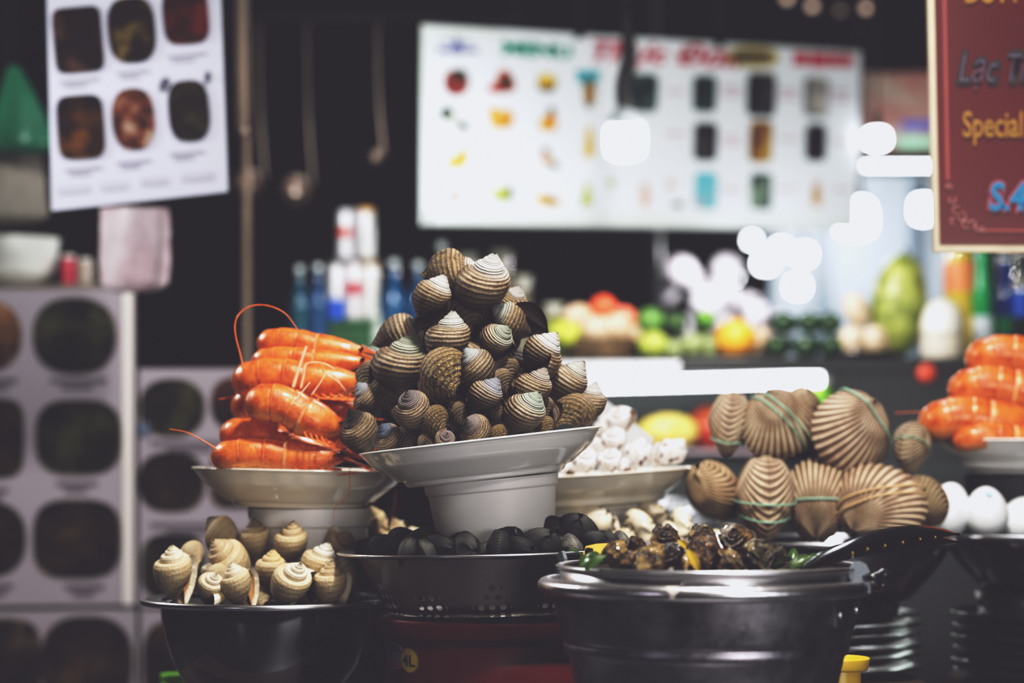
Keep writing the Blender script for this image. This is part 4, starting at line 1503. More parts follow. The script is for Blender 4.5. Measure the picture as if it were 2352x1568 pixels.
GW = 'white clams on the steel tray'
Yw = 2.27
for (px, py, h, Yo, yaw, pit, rol, colr, lab) in [
    (1318, 1232, 92, -20, 10, 30, 60, (0.95, 0.85, 0.6), 'yellowish clam behind the tall black clams'),
    (1372, 1204, 104, 0, -20, 15, 30, (1, 1, 1), 'bright white clam standing right of the main tub'),
    (1440, 1240, 80, -20, 20, 40, 40, (0.9, 0.75, 0.5), 'tan clam low between the bright white one and the black marked one'),
    (1472, 1216, 96, -30, 10, 35, 80, (1, 0.95, 0.85), 'white clam with a large black marking behind the snail pan'),
    (1500, 1182, 80, 60, 30, 20, 60, (0.28, 0.2, 0.14), 'dark brown clam lying on top at the back of the tray'),
    (1562, 1208, 84, 10, -10, 45, 85, (1, 0.98, 0.92), 'flat white clam at the right of the tray'),
    (1540, 1240, 84, -40, 10, 45, 95, (1, 0.95, 0.82), 'white clam under the flat one at the right of the tray'),
    (1600, 1240, 66, -10, 10, 40, 90, (1, 0.95, 0.85), 'small white clam at the right end behind the eye-tipped snail'),
    (1650, 1244, 56, -20, 10, 40, 90, (1, 0.93, 0.8), 'smallest pale clam in front of the cockle bowl'),
    (960, 1248, 80, -20, 10, 45, 80, (1, 0.9, 0.75), 'pale clam at the left end of the tray behind the colander'),
]:
    place_bi(ME_WCLAM, 'white_clam', lab, 'clam', px, py, h * 0.86, Yw + Yo * k, yaw, pit, rol, tuple(c for c in colr) + (1,), GW, 0.95)
for (a, b_, wd, lab) in [((852, 1165), (866, 1212), 72, 'pale whelk standing right of the clear ribbed tub'), ((905, 1195), (900, 1240), 82, 'pale whelk behind the left end of the colander')]:
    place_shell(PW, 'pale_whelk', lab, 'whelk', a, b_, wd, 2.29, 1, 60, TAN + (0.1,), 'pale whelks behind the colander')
# crumpled foil behind the clams
M_FOIL = flat('grey_foil', (0.55, 0.58, 0.64), 0.35, 0.3, 0.2, 30)
vs, fs = [], []
for i in range(15):
    for j in range(11):
        x, z = (i / 14 - 0.5) * 0.10, (j / 10) * 0.048
        vs.append((x, 0.012 * noise.noise(Vector((x * 60, z * 60, 1))) + z * 0.3, z * (1 - 0.35 * abs(i / 14 - 0.4))))
for i in range(14):
    for j in range(10):
        q = i * 11 + j
        fs.append((q, q + 11, q + 12, q + 1))
fo = ob('foil_sheet', mesh('foil_sheet', vs, fs, M_FOIL, smooth=False), None, (P(1570, 0, 2.42).x, 2.425, ry0))
tag(fo, 'crumpled grey foil sheet standing behind the white clams', 'foil')
lg = thing('loose_prawn_leg', 'single reddish prawn leg hanging under the left side of the main plate', 'seafood scrap', P(902, 1160, 2.2))  # a loose prawn leg, separate from the stacked prawns
pth = smooth_path([P(908, 1128, 2.2), P(906, 1160, 2.195), P(896, 1192, 2.19), P(893, 1215, 2.19)], 20)
tube('leg_segment', pth[:11], 4.2 * S(2.2), M_ANT, 8, lg, P(902, 1160, 2.2))
tube('leg_tip', pth[10:], lambda t: 4.2 * S(2.2) * (1 - 0.6 * t), M_ANT, 8, lg, P(902, 1160, 2.2))

# ================================================================== COCKLE BOWL, EGG BOWL, RIGHT PRAWNS
M_MIRROR = flat('shiny_steel', (0.40, 0.39, 0.41), 0.14, 1.0, 0.12, 8)


def steel_bowl(label, px, py, Y, rpx, hpx, base=0.55):
    k = S(Y)
    t = thing('steel_bowl', label, 'bowl', P(px, py, Y))
    prof = [(0, -hpx), (rpx * base, -hpx), (rpx * (base + .06), -hpx + 4), (rpx * 0.80, -hpx * 0.55), (rpx * 0.92, -hpx * 0.2), (rpx * 0.95, -6), (rpx * 0.93, -6), (rpx * 0.90, -hpx * 0.2), (rpx * 0.78, -hpx * 0.52), (rpx * base, -hpx + 8), (0, -hpx + 8)]
    ob('bowl_body', lathe_me('bowl_body', bevelled([(r * k, z * k) for r, z in prof]), M_MIRROR, 80), t)
    ob('rim', lathe_me('rim', [(r * k, z * k) for r, z in [(rpx - 8 + 8 * cos(2 * pi * i / 14), -4 + 7 * sin(2 * pi * i / 14)) for i in range(15)]], M_STEEL, 80), t)
    return t


YCk = 2.34
steel_bowl('wide steel bowl under the cockles', 1912, 1238, YCk, 284, 140)
GC = 'large brown cockles tied with bands'


def z4(x, y):
    return (1550 + x / 2.933, 860 + y / 2.933)


def band(me, n, c, r, mat, name='rubber_band', parent=None, infl=1.03):
    """closed loop hugging a mesh where plane n.x = c cuts it"""
    n = Vector(n).normalized()
    u = n.orthogonal().normalized()
    w_ = n.cross(u)
    bins = {}
    NB = 40
    for v in me.vertices:
        if abs(v.co.dot(n) - c) < 0.07:
            a_ = atan2(v.co.dot(w_), v.co.dot(u))
            rr_ = math.hypot(v.co.dot(w_), v.co.dot(u))
            q = int((a_ + pi) / (2 * pi) * NB) % NB
            bins[q] = max(bins.get(q, 0), rr_)
    R_ = [bins.get(i, None) for i in range(NB)]
    for i in range(NB):
        if R_[i] is None:
            j1 = next((R_[(i - d) % NB] for d in range(1, NB) if R_[(i - d) % NB]), 0.5)
            R_[i] = j1
    pts = []
    for i in range(NB):
        rr_ = max(R_[i], (R_[(i - 1) % NB] + R_[(i + 1) % NB]) / 2) * infl
        a_ = -pi + (i + 0.5) / NB * 2 * pi
        pts.append(n * c + u * (cos(a_) * rr_) + w_ * (sin(a_) * rr_))
    pts.append(pts[0])
    o = ob(name, fixn(mesh(name, *tube_v([Vector(p) for p in pts], r, 6, False), mat)), parent)
    return o


M_BAND = flat('green_rubber', (0.30, 0.50, 0.40), 0.4, 0, 0.1, 20)
M_BANDY = flat('tan_raffia', (0.62, 0.42, 0.22), 0.6, 0, 0.1, 20)
for (cx_, cy_, h, Yo, yaw, pit, rol, colr, sx, bands, lab) in [
    ((370), (330), 400, -20, 84, 10, 6, (0.80, 0.72, 0.60), 0.9, [((0, 0, 1), -0.45, M_BAND)], 'cockle seen on its edge at the top left with a green band'),
    ((690), (330), 440, -60, 12, -8, -25, (0.95, 0.86, 0.74), 1.02, [((0.9, 0, 0.35), 0.25, M_BAND), ((0.9, 0, 0.35), 0.02, M_BAND)], 'cockle facing front with two slanted green bands in the top row'),
    ((850), (220), 260, 60, 30, 0, 10, (1.25, 1.15, 1.0), 1.0, [], 'smooth pale cockle peeking out behind the top row'),
    ((1185), (390), 520, -80, 28, -14, 28, (1.0, 0.84, 0.78), 1.06, [((0.35, 0, 0.9), 0.45, M_BAND)], 'biggest pink brown cockle in the top row with fanned ribs'),
    ((1590), (485), 320, 20, 60, -20, 20, (0.85, 0.74, 0.62), 1.0, [((0, 0.3, 1), -0.1, M_BAND)], 'shadowed cockle at the right end of the top row'),
    ((260), (790), 420, -60, -48, 20, -32, (1.25, 1.0, 0.62), 0.85, [], 'yellowish smooth cockle at the lower left of the bowl'),
    ((605), (840), 540, -150, 90, 6, 2, (0.95, 0.80, 0.66), 0.95, [((0.05, 0, 1), -0.05, M_BAND), ((-0.05, 0, 1), -0.33, M_BAND)], 'teardrop shaped cockle seen on its hinge with two green bands in the front row'),
    ((960), (850), 520, -100, 10, 10, 180, (1.0, 0.86, 0.72), 0.72, [((0, 0, 1), 0.05, M_BAND)], 'narrow upright cockle with straight ribs in the middle of the front row'),
    ((1370), (880), 520, -150, 30, 12, 215, (1.0, 0.84, 0.74), 1.08, [((1, 0, -0.9), 0.1, M_BANDY), ((1, 0, -0.9), -0.1, M_BANDY)], 'broad cockle tied with tan raffia strips at the front right'),
    ((1690), (850), 340, -40, 62, 0, 150, (0.95, 0.80, 0.5), 1.0, [], 'mustard brown cockle at the lower right beside the eggs'),
]:
    px, py = z4(cx_, cy_)
    o = place_bi(ME_COCK, 'cockle', lab, 'cockle', px, py, h / 2.933 * 1.12, YCk + Yo * S(YCk), yaw, pit, rol, colr + (1,), GC, sx)
    for nn, cc, mm in bands:
        band(ME_COCK, nn, cc, 0.022, mm, 'raffia_tie' if mm is M_BANDY else 'rubber_band', o)

# egg bowl
YE = 2.42
steel_bowl('dark steel bowl at the right edge holding white eggs', 2440, 1224, YE, 290, 132)
M_EGG = flat('eggshell_white', (0.80, 0.82, 0.84), 0.35, 0, 0.03, 10, sss=0.05)
for (px, py, w_, h, Yo, ro, lab) in ((2178, 1172, 100, 128, -110, 12, 'white egg touching the mustard brown cockle'), (2266, 1176, 98, 116, -130, -4, 'white egg with a faint blue mark right of the other egg'), (2345, 1195, 96, 110, -60, 20, 'egg at the right edge deep in shadow')):
    kk = S(YE)
    vs, fs = sphere_v(1, 28, 20)
    vs = [(x * w_ / 2 * kk * (1 - 0.14 * z), y * w_ / 2 * kk * (1 - 0.14 * z), z * h / 2 * kk) for x, y, z in vs]
    e = ob('egg', weld(mesh('egg', vs, fs, M_EGG), 1e-5), None, P(px, py, YE + Yo * kk), (0, radians(ro), 0))
    tag(e, lab, 'egg', 'white eggs in the bowl at the right')
e2 = ob('ink_mark', ell('ink_mark', 0.004, 0.003, flat('blue_ink', (0.35, 0.6, 0.75), 0.5)), [o for o in COL.objects if o.name == 'egg.001'][0], (0, -0.0165, 0.019), (radians(-48), 0, 0))

# right prawn plate on dark pot
YQ = 2.46
k = S(YQ)
qp = P(2384, 1010, YQ)
qpl = ob('serving_plate', lathe_me('serving_plate', bevelled(plate_prof(k, 148, 236, 78)), M_PORC, 80))
qpl.location = qp
tag(qpl, 'white plate at the right edge carrying orange prawns', 'plate')
pot = ob('dark_pot', lathe_me('dark_pot', bevelled([(r * k, z * k) for r, z in [(0, -128), (150, -128), (158, -122), (166, -6), (170, 0), (164, 0), (150, -118), (0, -118)]]), flat('black_enamel', (0.02, 0.02, 0.022), 0.3, 0, 0.2, 10), 64))
pot.location = qp + Vector((0, 0, -78.5 * k))
tag(pot, 'black pot under the prawn plate at the right edge', 'pot')
GQ = 'orange prawns on the plate at the right edge'
prawn('highest prawn of the right stack, cut by the picture edge', (2244, 812), (2500, 826), 84, YQ - 0.02, GQ, -4)
prawn('second prawn from the top of the right stack', (2206, 882), (2470, 902), 88, YQ - 0.035, GQ, -3)
prawn('third prawn of the right stack with an antenna reaching left', (2140, 958), (2420, 972), 96, YQ - 0.05, GQ, 0, antennae=[([(2160, 948), (2110, 946), (2055, 948)], 4, M_ANT), ([(2290, 968), (2320, 985), (2335, 1010), (2345, 1040)], 3, M_ANT)])
prawn('lowest prawn of the right stack on the plate rim', (2206, 1002), (2470, 1010), 62, YQ - 0.065, GQ, 2)
prawn('prawn at the back of the right stack', (2260, 940), (2520, 950), 90, YQ + 0.02, GQ, -4)

# stacks of steel dishes below the bowls
def dish_stack(px, Y, pys, rpx, group, words):
    k = S(Y)
    prof = bevelled([(r * k, z * k) for r, z in [(0, -26), (rpx * 0.62, -26), (rpx * 0.72, -22), (rpx * 0.90, -8), (rpx * 0.985, -4), (rpx, 0), (rpx * 0.985, 2), (rpx * 0.90, -4), (rpx * 0.70, -18), (rpx * 0.60, -21), (0, -21)]])
    me = lathe_me('steel_dish', prof, M_MIRROR, 72)
    for i, py in enumerate(pys):
        o = ob('steel_dish', me, None, P(px + (3 if i % 2 else -2), py, Y), (0, radians(0.4 * (-1) ** i), radians(37 * i)))
        tag(o, words % ('topmost', 'second', 'third', 'fourth', 'fifth', 'sixth')[i] if i < 6 else words % 'lowest', 'dish', group)
    return pys[-1]


steel_low = dish_stack(1898, YCk, [1402, 1426, 1450, 1474, 1498, 1524], 216, 'steel dishes stacked under the cockle bowl', '%s shallow steel dish from above in the stack under the cockle bowl')
dish_stack(2410, YE, [1404, 1430, 1456, 1482, 1508, 1534], 224, 'steel dishes stacked under the egg bowl', '%s shallow steel dish from above in the stack under the egg bowl')
crate(P(1898, 0, YCk).x, YCk, 0.085, 0.09, P(0, 1551, YCk).z, 'dark wooden riser under the cockle bowl stack')
crate(P(2410, 0, YE).x, YE, 0.085, 0.09, P(0, 1561, YE).z, 'dark wooden riser under the egg bowl stack')
# spacer bowls between dish stack and bowl (nested foot)
for (px, Y, y0, y1, lab) in ((1898, YCk, 1376, 1402, 'short steel ring stand between the cockle bowl and the dishes'), (2410, YE, 1354, 1404, 'short steel ring stand between the egg bowl and the dishes')):
    k = S(Y)
    hh = (y1 - y0)
    o = ob('ring_stand', lathe_me('ring_stand', [(r * k, z * k) for r, z in [(150, -hh - 17), (160, -hh - 17), (168, 0), (158, 0), (150, -hh - 17)]], M_STEELD, 64), None, P(px, y0 + 3, Y))
    tag(o, lab, 'stand')
# yellow tumbler, grey cloth, lime tub
Yy = 2.02
k = S(Yy)
zt = P(0, 1508, Yy).z
ytu = thing('yellow_tumbler', 'bright yellow plastic tumbler with a wide lip beside the bucket', 'tumbler', (P(1924, 0, Yy).x, Yy, 0.92))
hh = zt - 0.92
M_YEL = flat('yellow_plastic', (0.72, 0.47, 0.02), 0.35, 0, 0.06, 10)
ob('tumbler_body', lathe_me('tumbler_body', bevelled([(0, 0), (44 * k, 0), (54 * k, hh - 26 * k), (50 * k, hh - 26 * k), (40 * k, 0.004), (0, 0.004)]), M_YEL, 48), ytu)
ob('lip', lathe_me('lip', bevelled([(50 * k, hh - 30 * k), (70 * k, hh - 30 * k), (74 * k, hh - 3 * k), (70 * k, hh), (64 * k, hh - 3 * k), (50 * k, hh - 26 * k), (50 * k, hh - 30 * k)]), M_YEL, 48), ytu)
Yl = 2.42
k = S(Yl)
zt = P(0, 1546, Yl).z
lt = thing('lime_tub', 'lime green plastic tub peeking out at the bottom left behind the steel bowl', 'tub', (P(398, 0, Yl).x, Yl, 0.92))
hh = zt - 0.92
M_LIME = flat('lime_plastic', (0.22, 0.55, 0.03), 0.4, 0, 0.06, 10)
ob('tub_body', lathe_me('tub_body', bevelled([(0, 0), (70 * k, 0), (26 * k, hh - 10 * k), (20 * k, hh - 10 * k), (60 * k, 0.004), (0, 0.004)]), M_LIME, 40), lt)
ob('lip', lathe_me('lip', bevelled([(18 * k, hh - 14 * k), (30 * k, hh - 14 * k), (31 * k, hh), (18 * k, hh), (18 * k, hh - 14 * k)]), M_LIME, 40), lt)
# ================================================================== BACKGROUND
HC = 3.0  # ceiling height


class Board:
    def __init__(s, name, label, cat, quad, YL, YR, mat, thick=0.006, group=None, frame=None, part='panel', edge=None):
        s.q = quad
        s.pL, s.pR = min(q[0] for q in quad), max(q[0] for q in quad)
        s.YL, s.YR = YL, YR
        cx = sum(q[0] for q in quad) / 4
        cy = sum(q[1] for q in quad) / 4
        s.o = P(cx, cy, s.Y(cx))
        s.root = thing(name, label, cat, s.o, group)
        n = 24
        vs, fs = [], []
        TL, TR, BR, BL = quad
        for side in (0, thick):
            for i in range(n + 1):
                for j in range(2):
                    u = i / n
                    t = (TL[0] + (TR[0] - TL[0]) * u, TL[1] + (TR[1] - TL[1]) * u)
                    b_ = (BL[0] + (BR[0] - BL[0]) * u, BL[1] + (BR[1] - BL[1]) * u)
                    q = t if j == 0 else b_
                    vs.append(s.at(q[0], q[1], -side))
        h = 2 * (n + 1)
        for i in range(n):
            a = 2 * i
            fs.append((a, a + 2, a + 3, a + 1))
            fs.append((h + a, h + a + 1, h + a + 3, h + a + 2))
            fs.append((a, h + a, h + a + 2, a + 2))
            fs.append((a + 1, a + 3, h + a + 3, h + a + 1))
        fs.append((0, 1, h + 1, h))
        fs.append((2 * n, h + 2 * n, h + 2 * n + 1, 2 * n + 1))
        s.panel = ob(part, fixn(mesh(part, vs, fs, mat, smooth=False)), s.root)

    def Y(s, px):
        t = (px - s.pL) / (s.pR - s.pL)
        return 1 / (1 / s.YL + (1 / s.YR - 1 / s.YL) * t)

    def at(s, px, py, off=0.0):
        Y = s.Y(px)
        p = P(px, py, Y)
        return p + Vector((0, -off, 0)) - s.o

    def blob(s, name, px, py, w, h, mat, ex=2.0, rot=0, off=0.002, parent=None, n=36):
        pts = []
        for i in range(n):
            a = 2 * pi * i / n
            x = abs(cos(a)) ** (2 / ex) * (1 if cos(a) >= 0 else -1) * w / 2
            y = abs(sin(a)) ** (2 / ex) * (1 if sin(a) >= 0 else -1) * h / 2
            c, d = cos(radians(rot)), sin(radians(rot))
            pts.append((px + x * c - y * d, py + x * d + y * c))
        return s.poly(name, pts, mat, off, parent)

    def poly(s, name, pts, mat, off=0.002, parent=None):
        cx = sum(p[0] for p in pts) / len(pts)
        cy = sum(p[1] for p in pts) / len(pts)
        vs = [s.at(cx, cy, off)] + [s.at(x, y, off) for x, y in pts]
        n = len(pts)
        fs = [(0, 1 + i, 1 + (i + 1) % n) for i in range(n)]
        me = mesh(name, vs, fs, mat, smooth=False)
        # face the viewer
        if sum(p.normal.y for p in me.polygons) > 0:
            me.flip_normals()
        return ob(name, me, parent or s.root)

    def rect(s, name, x0, y0, x1, y1, mat, off=0.002, parent=None, sl=0.0):
        return s.poly(name, [(x0, y0), (x1, y0 + sl), (x1, y1 + sl), (x0, y1)], mat, off, parent)

    def lines(s, name, rects, mat, off=0.002):
        vs, fs = [], []
        for (x0, y0, x1, y1, sl) in rects:
            o = len(vs)
            vs += [s.at(x0, y0, off), s.at(x1, y0 + sl, off), s.at(x1, y1 + sl, off), s.at(x0, y1, off)]
            fs.append((o, o + 1, o + 2, o + 3))
        return ob(name, mesh(name, vs, fs, mat, smooth=False), s.root)

    def text(s, name, txt, px, py, hpx, mat, xs=1.0, shear=0.0, off=0.003, slope=0.0, bold=0.0):
        """hpx = cap height"""
        k = S(s.Y(px))
        me = text_me(name, txt, hpx / 0.70 * k, mat, bold=bold * k, shear=shear, xs=xs)
        for v in me.vertices:
            qx, qy = px + v.co.x / k, py - v.co.z / k + v.co.x / k * slope
            v.co = s.at(qx, qy, off)
        return ob(name, me, s.root)

    def cord(s, px, py, ztop=HC, r=0.002, mat=None):
        a = s.at(px, py)
        b_ = Vector((a.x, a.y, ztop - s.o.z))
        return ob('cord', fixn(mesh('cord', *tube_v([a, b_], r, 6), mat or M_WIRE)), s.root)


# ------------------------------------------------------------------ right red sign
M_REDS = flat('maroon_board', (0.085, 0.010, 0.013), 0.3, 0, 0.15, 4, coat=0.15)
Y_ = 2.40
rs = Board('hanging_sign', 'dark red hanging sign with gold, blue and violet lettering at the upper right', 'sign', [(2126, -260), (2760, -280), (2770, 580), (2146, 578)], Y_, Y_, flat('cream_edge', (0.55, 0.46, 0.34), 0.5, 0, 0.1, 20), 0.012)
rs.poly('red_face', [(2139, -258), (2752, -272), (2758, 563), (2157, 560)], M_REDS, 0.002)
M_PINKL = flat('faded_pink_ink', (0.24, 0.05, 0.05), 0.4)
rs.lines('border_line', [], M_PINKL)if False else None
bl = []
for (a, b_, w_) in (((2163, -240), (2175, 415), 8), ((2258, 530), (2740, 532), 6)):
    dx, dy = b_[0] - a[0], b_[1] - a[1]
    ll = math.hypot(dx, dy)
    nx_, ny_ = -dy / ll * w_ / 2, dx / ll * w_ / 2
    bl.append([(a[0] + nx_, a[1] + ny_), (b_[0] + nx_, b_[1] + ny_), (b_[0] - nx_, b_[1] - ny_), (a[0] - nx_, a[1] - ny_)])
for q in bl:
    rs.poly('border_line', q, M_PINKL, 0.004)
# corner flourish: curls
M_FLOR = flat('flourish_ink', (0.34, 0.15, 0.15), 0.4)
fl = []
for (c, r0, a0, a1) in (((2178, 428), 7, 0, 360), ((2184, 460), 10, -40, 250), ((2196, 482), 12, 60, 330), ((2206, 500), 12, -90, 200), ((2216, 515), 11, 40, 330), ((2232, 516), 10, 180, 460), ((2243, 524), 8, 0, 270), ((2255, 528), 6, 0, 360), ((2190, 508), 10, 90, 300)):
    pth = []
    for i in range(19):
        t_ = i / 18
        a_ = radians(a0 + (a1 - a0) * t_)
        r_ = r0 * (1 - 0.55 * t_)
        pth.append(rs.at(c[0] + r_ * cos(a_), c[1] + r_ * sin(a_), 0.0035))
    fl.append(tube_v(pth, 2.2 * S(Y_), 6))
ob('corner_flourish', join_parts('corner_flourish', fl, M_FLOR), rs.root)
M_GOLD = flat('gold_ink', (0.28, 0.145, 0.02), 0.4, 0, 0.15, 60)
M_VIO = flat('violet_ink', (0.10, 0.08, 0.125), 0.35)
M_VIOD = flat('violet_shadow', (0.012, 0.01, 0.018), 0.5)
M_CYAN = flat('cyan_ink', (0.0, 0.15, 0.30), 0.4)
M_PINKO = flat('pink_outline', (0.30, 0.08, 0.12), 0.4)
rs.text('gold_lettering', 'Special', 2208, 315, 58, M_GOLD, 0.62, 0, 0.005, 0.0, 1.5)
rs.text('violet_shadow', 'L\u1ea1c Ti\u00ean', 2194, 192, 72, M_VIOD, 0.62, 0.30, 0.004, 0.0, 6)
rs.text('violet_lettering', 'L\u1ea1c Ti\u00ean', 2196, 190, 66, M_VIO, 0.62, 0.30, 0.006, 0.0, -1)
rs.text('pink_outline', 'S.4', 2268, 483, 62, M_PINKO, 0.80, 0.12, 0.004, 0.0, 7)
rs.text('cyan_lettering', 'S.4', 2268, 483, 62, M_CYAN, 0.80, 0.12, 0.006, 0.0, 2.5)
rs.text('gold_lettering', 'DUTTY', 2212, 8, 56, M_GOLD, 0.62, 0, 0.005, 0.0, 1.0)
rs.cord(2180, -255)
rs.cord(2700, -270)

# ------------------------------------------------------------------ upper left sign
Y_ = 2.72
M_LS = flat('white_vinyl', (0.27, 0.285, 0.345), 0.45, 0, 0.04, 3)
ls = Board('menu_sign', 'white hanging menu sign with six dark dish photos at the upper left', 'sign', [(100, -330), (494, -370), (523, 440), (119, 484)], Y_, Y_, M_LS, 0.006)
DK = (0.006, 0.004, 0.004)
for (px, py, w_, h_, ex, rot, mt) in (
    (181, 92, 112, 150, 7, -5, food('dish_photo_brown', DK, (0.0095, 0.0049, 0.0035), (0.0432, 0.0216, 0.0162), 28)),
    (304, 70, 108, 150, 3, -5, food('dish_photo_olive', DK, (0.0095, 0.0054, 0.0032), (0.0810, 0.0594, 0.0162), 26)),
    (428, 38, 104, 128, 4, -5, food('dish_photo_red', (0.0054, 0.0032, 0.0027), (0.0189, 0.0043, 0.0032), (0.0594, 0.0081, 0.0054), 20)),
    (187, 292, 108, 146, 5, -4, food('dish_photo_amber', DK, (0.0189, 0.0081, 0.0032), (0.0702, 0.0297, 0.0054), 26)),
    (308, 274, 97, 141, 2.6, -5, food('dish_photo_seafood', (0.0108, 0.0054, 0.0027), (0.0810, 0.0270, 0.0135), (0.1674, 0.1296, 0.1026), 36)),
    (435, 255, 94, 140, 3.0, -5, food('dish_photo_green', DK, (0.0095, 0.0076, 0.0038), (0.0324, 0.0270, 0.0135), 30))):
    ls.blob('dish_photo', px, py, w_, h_, mt, ex, rot, 0.004)
M_CAP = flat('faded_caption_ink', (0.14, 0.145, 0.185), 0.5)
M_CAP2 = flat('faint_caption_ink', (0.21, 0.22, 0.27), 0.5)
for (x, y, w_) in ((138, 186, 90), (268, 166, 75), (385, 128, 90), (150, 388, 86), (268, 372, 80), (390, 352, 80)):
    ls.lines('caption', [(x, y, x + w_, y + 7, -w_ * 0.09), (x + 10, y + 12, x + w_ * 0.7, y + 17, -w_ * 0.05)], M_CAP)
ls.lines('footer_text', [(x, y, x + w_, y + 18, -w_ * 0.08) for (x, y, w_) in ((135, 428, 70), (232, 420, 60), (325, 410, 60), (418, 400, 72))], M_CAP2)
# clips / dark smudges near the last photo
ls.blob('clip', 380, 195, 24, 34, flat('dark_clip', (0.02, 0.02, 0.04), 0.5), 2, 20, 0.005)
ls.blob('clip', 479, 178, 16, 28, flat('dark_clip', (0.02, 0.02, 0.04), 0.5), 2, 0, 0.005)
ls.cord(150, -330)
ls.cord(450, -360)

# ------------------------------------------------------------------ lower left menu boards
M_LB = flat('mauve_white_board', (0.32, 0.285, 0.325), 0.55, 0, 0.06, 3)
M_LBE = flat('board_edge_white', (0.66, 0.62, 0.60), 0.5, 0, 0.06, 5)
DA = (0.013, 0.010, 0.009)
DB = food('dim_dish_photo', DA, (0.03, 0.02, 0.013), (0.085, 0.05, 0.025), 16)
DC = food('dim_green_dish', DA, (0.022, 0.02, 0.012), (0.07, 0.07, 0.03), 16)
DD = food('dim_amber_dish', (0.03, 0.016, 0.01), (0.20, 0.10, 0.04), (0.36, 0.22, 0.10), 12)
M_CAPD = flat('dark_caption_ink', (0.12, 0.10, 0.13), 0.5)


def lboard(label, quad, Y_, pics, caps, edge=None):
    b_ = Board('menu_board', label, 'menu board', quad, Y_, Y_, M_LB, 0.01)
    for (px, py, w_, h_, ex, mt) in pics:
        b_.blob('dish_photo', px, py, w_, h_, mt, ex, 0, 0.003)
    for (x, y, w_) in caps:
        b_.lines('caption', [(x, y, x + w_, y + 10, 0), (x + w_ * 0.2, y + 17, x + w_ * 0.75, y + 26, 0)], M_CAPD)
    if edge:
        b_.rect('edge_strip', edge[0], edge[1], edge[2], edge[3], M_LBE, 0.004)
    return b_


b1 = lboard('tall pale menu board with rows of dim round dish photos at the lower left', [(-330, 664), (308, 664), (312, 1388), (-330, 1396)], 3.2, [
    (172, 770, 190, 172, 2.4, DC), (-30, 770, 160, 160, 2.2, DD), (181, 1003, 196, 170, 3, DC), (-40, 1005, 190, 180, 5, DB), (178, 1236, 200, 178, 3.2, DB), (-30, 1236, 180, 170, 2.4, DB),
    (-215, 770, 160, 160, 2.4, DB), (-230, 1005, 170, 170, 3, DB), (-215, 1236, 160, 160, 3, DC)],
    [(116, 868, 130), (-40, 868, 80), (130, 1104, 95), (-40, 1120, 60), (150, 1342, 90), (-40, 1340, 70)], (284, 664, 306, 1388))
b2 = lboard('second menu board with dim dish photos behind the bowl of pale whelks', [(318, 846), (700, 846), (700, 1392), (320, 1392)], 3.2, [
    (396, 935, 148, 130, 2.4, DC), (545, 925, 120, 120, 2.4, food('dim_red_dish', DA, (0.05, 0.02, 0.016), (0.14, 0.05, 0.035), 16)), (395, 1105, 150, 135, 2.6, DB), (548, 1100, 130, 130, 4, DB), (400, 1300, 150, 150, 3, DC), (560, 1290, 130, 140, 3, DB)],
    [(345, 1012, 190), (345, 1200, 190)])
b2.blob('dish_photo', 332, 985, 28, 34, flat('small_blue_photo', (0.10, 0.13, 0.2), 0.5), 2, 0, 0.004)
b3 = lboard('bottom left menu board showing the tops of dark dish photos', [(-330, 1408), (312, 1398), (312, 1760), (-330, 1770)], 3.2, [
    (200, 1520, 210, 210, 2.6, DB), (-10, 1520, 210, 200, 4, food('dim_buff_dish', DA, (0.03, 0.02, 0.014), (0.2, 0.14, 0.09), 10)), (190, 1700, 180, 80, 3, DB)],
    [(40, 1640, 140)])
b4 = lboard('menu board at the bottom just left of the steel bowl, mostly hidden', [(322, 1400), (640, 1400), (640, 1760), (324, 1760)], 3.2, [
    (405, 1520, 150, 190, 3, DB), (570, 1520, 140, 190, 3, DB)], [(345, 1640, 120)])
# wooden rack that carries the boards
M_DARKWALL = flat('near_black_wall', (0.006, 0.0055, 0.006), 0.75, 0, 0.4, 3)
rk = thing('board_rack', 'dark rack behind the lower left menu boards', 'rack', (P(260, 0, 3.22).x, 3.235, 0))
for px in (-300, 260, 620):
    x = P(px, 0, 3.22).x - P(260, 0, 3.22).x
    ob('upright', box('upright', x - 0.02, x + 0.02, -0.02, 0.02, 0, P(0, 700 if px < 300 else 860, 3.3).z, M_DARKWALL), rk)
ob('rail', box('rail', P(-300, 0, 3.3).x - P(260, 0, 3.22).x, P(650, 0, 3.3).x - P(260, 0, 3.22).x, -0.025, -0.02, P(0, 1050, 3.3).z, P(0, 1000, 3.3).z, M_DARKWALL), rk)
ob('rail', box('rail', P(-300, 0, 3.3).x - P(260, 0, 3.22).x, P(650, 0, 3.3).x - P(260, 0, 3.22).x, -0.025, -0.02, P(0, 1600, 3.3).z, P(0, 1550, 3.3).z, M_DARKWALL), rk)

# ------------------------------------------------------------------ big fruit menu board
M_MB = flat('white_banner', (0.80, 0.85, 0.90), 0.32, 0, 0.03, 2)
mb = Board('fruit_menu_board', 'large white drinks menu board with fruit photos and coloured headings at the back', 'menu board', [(968, 56), (1978, 118), (1968, 528), (966, 516)], 3.75, 4.15, M_MB, 0.01)
M_MBE = flat('board_trim', (0.74, 0.80, 0.78), 0.25, 0, 0.03, 3)
mb.rect('edge_strip', 969, 58, 994, 512, M_MBE, 0.003)
mb.poly('edge_strip', [(975, 62), (1130, 70), (1180, 92), (1100, 90), (1000, 84)], M_MBE, 0.004)
mb.rect('edge_strip', 975, 486, 1965, 514, M_MBE, 0.003, None, 10)
I_NAVY = flat('navy_ink', (0.13, 0.14, 0.33), 0.5)
I_TEAL = flat('green_ink', (0.03, 0.26, 0.18), 0.5)
I_RED = flat('crimson_ink', (0.50, 0.035, 0.075), 0.5)
I_PK = flat('faint_pink_ink', (0.60, 0.45, 0.52), 0.5)
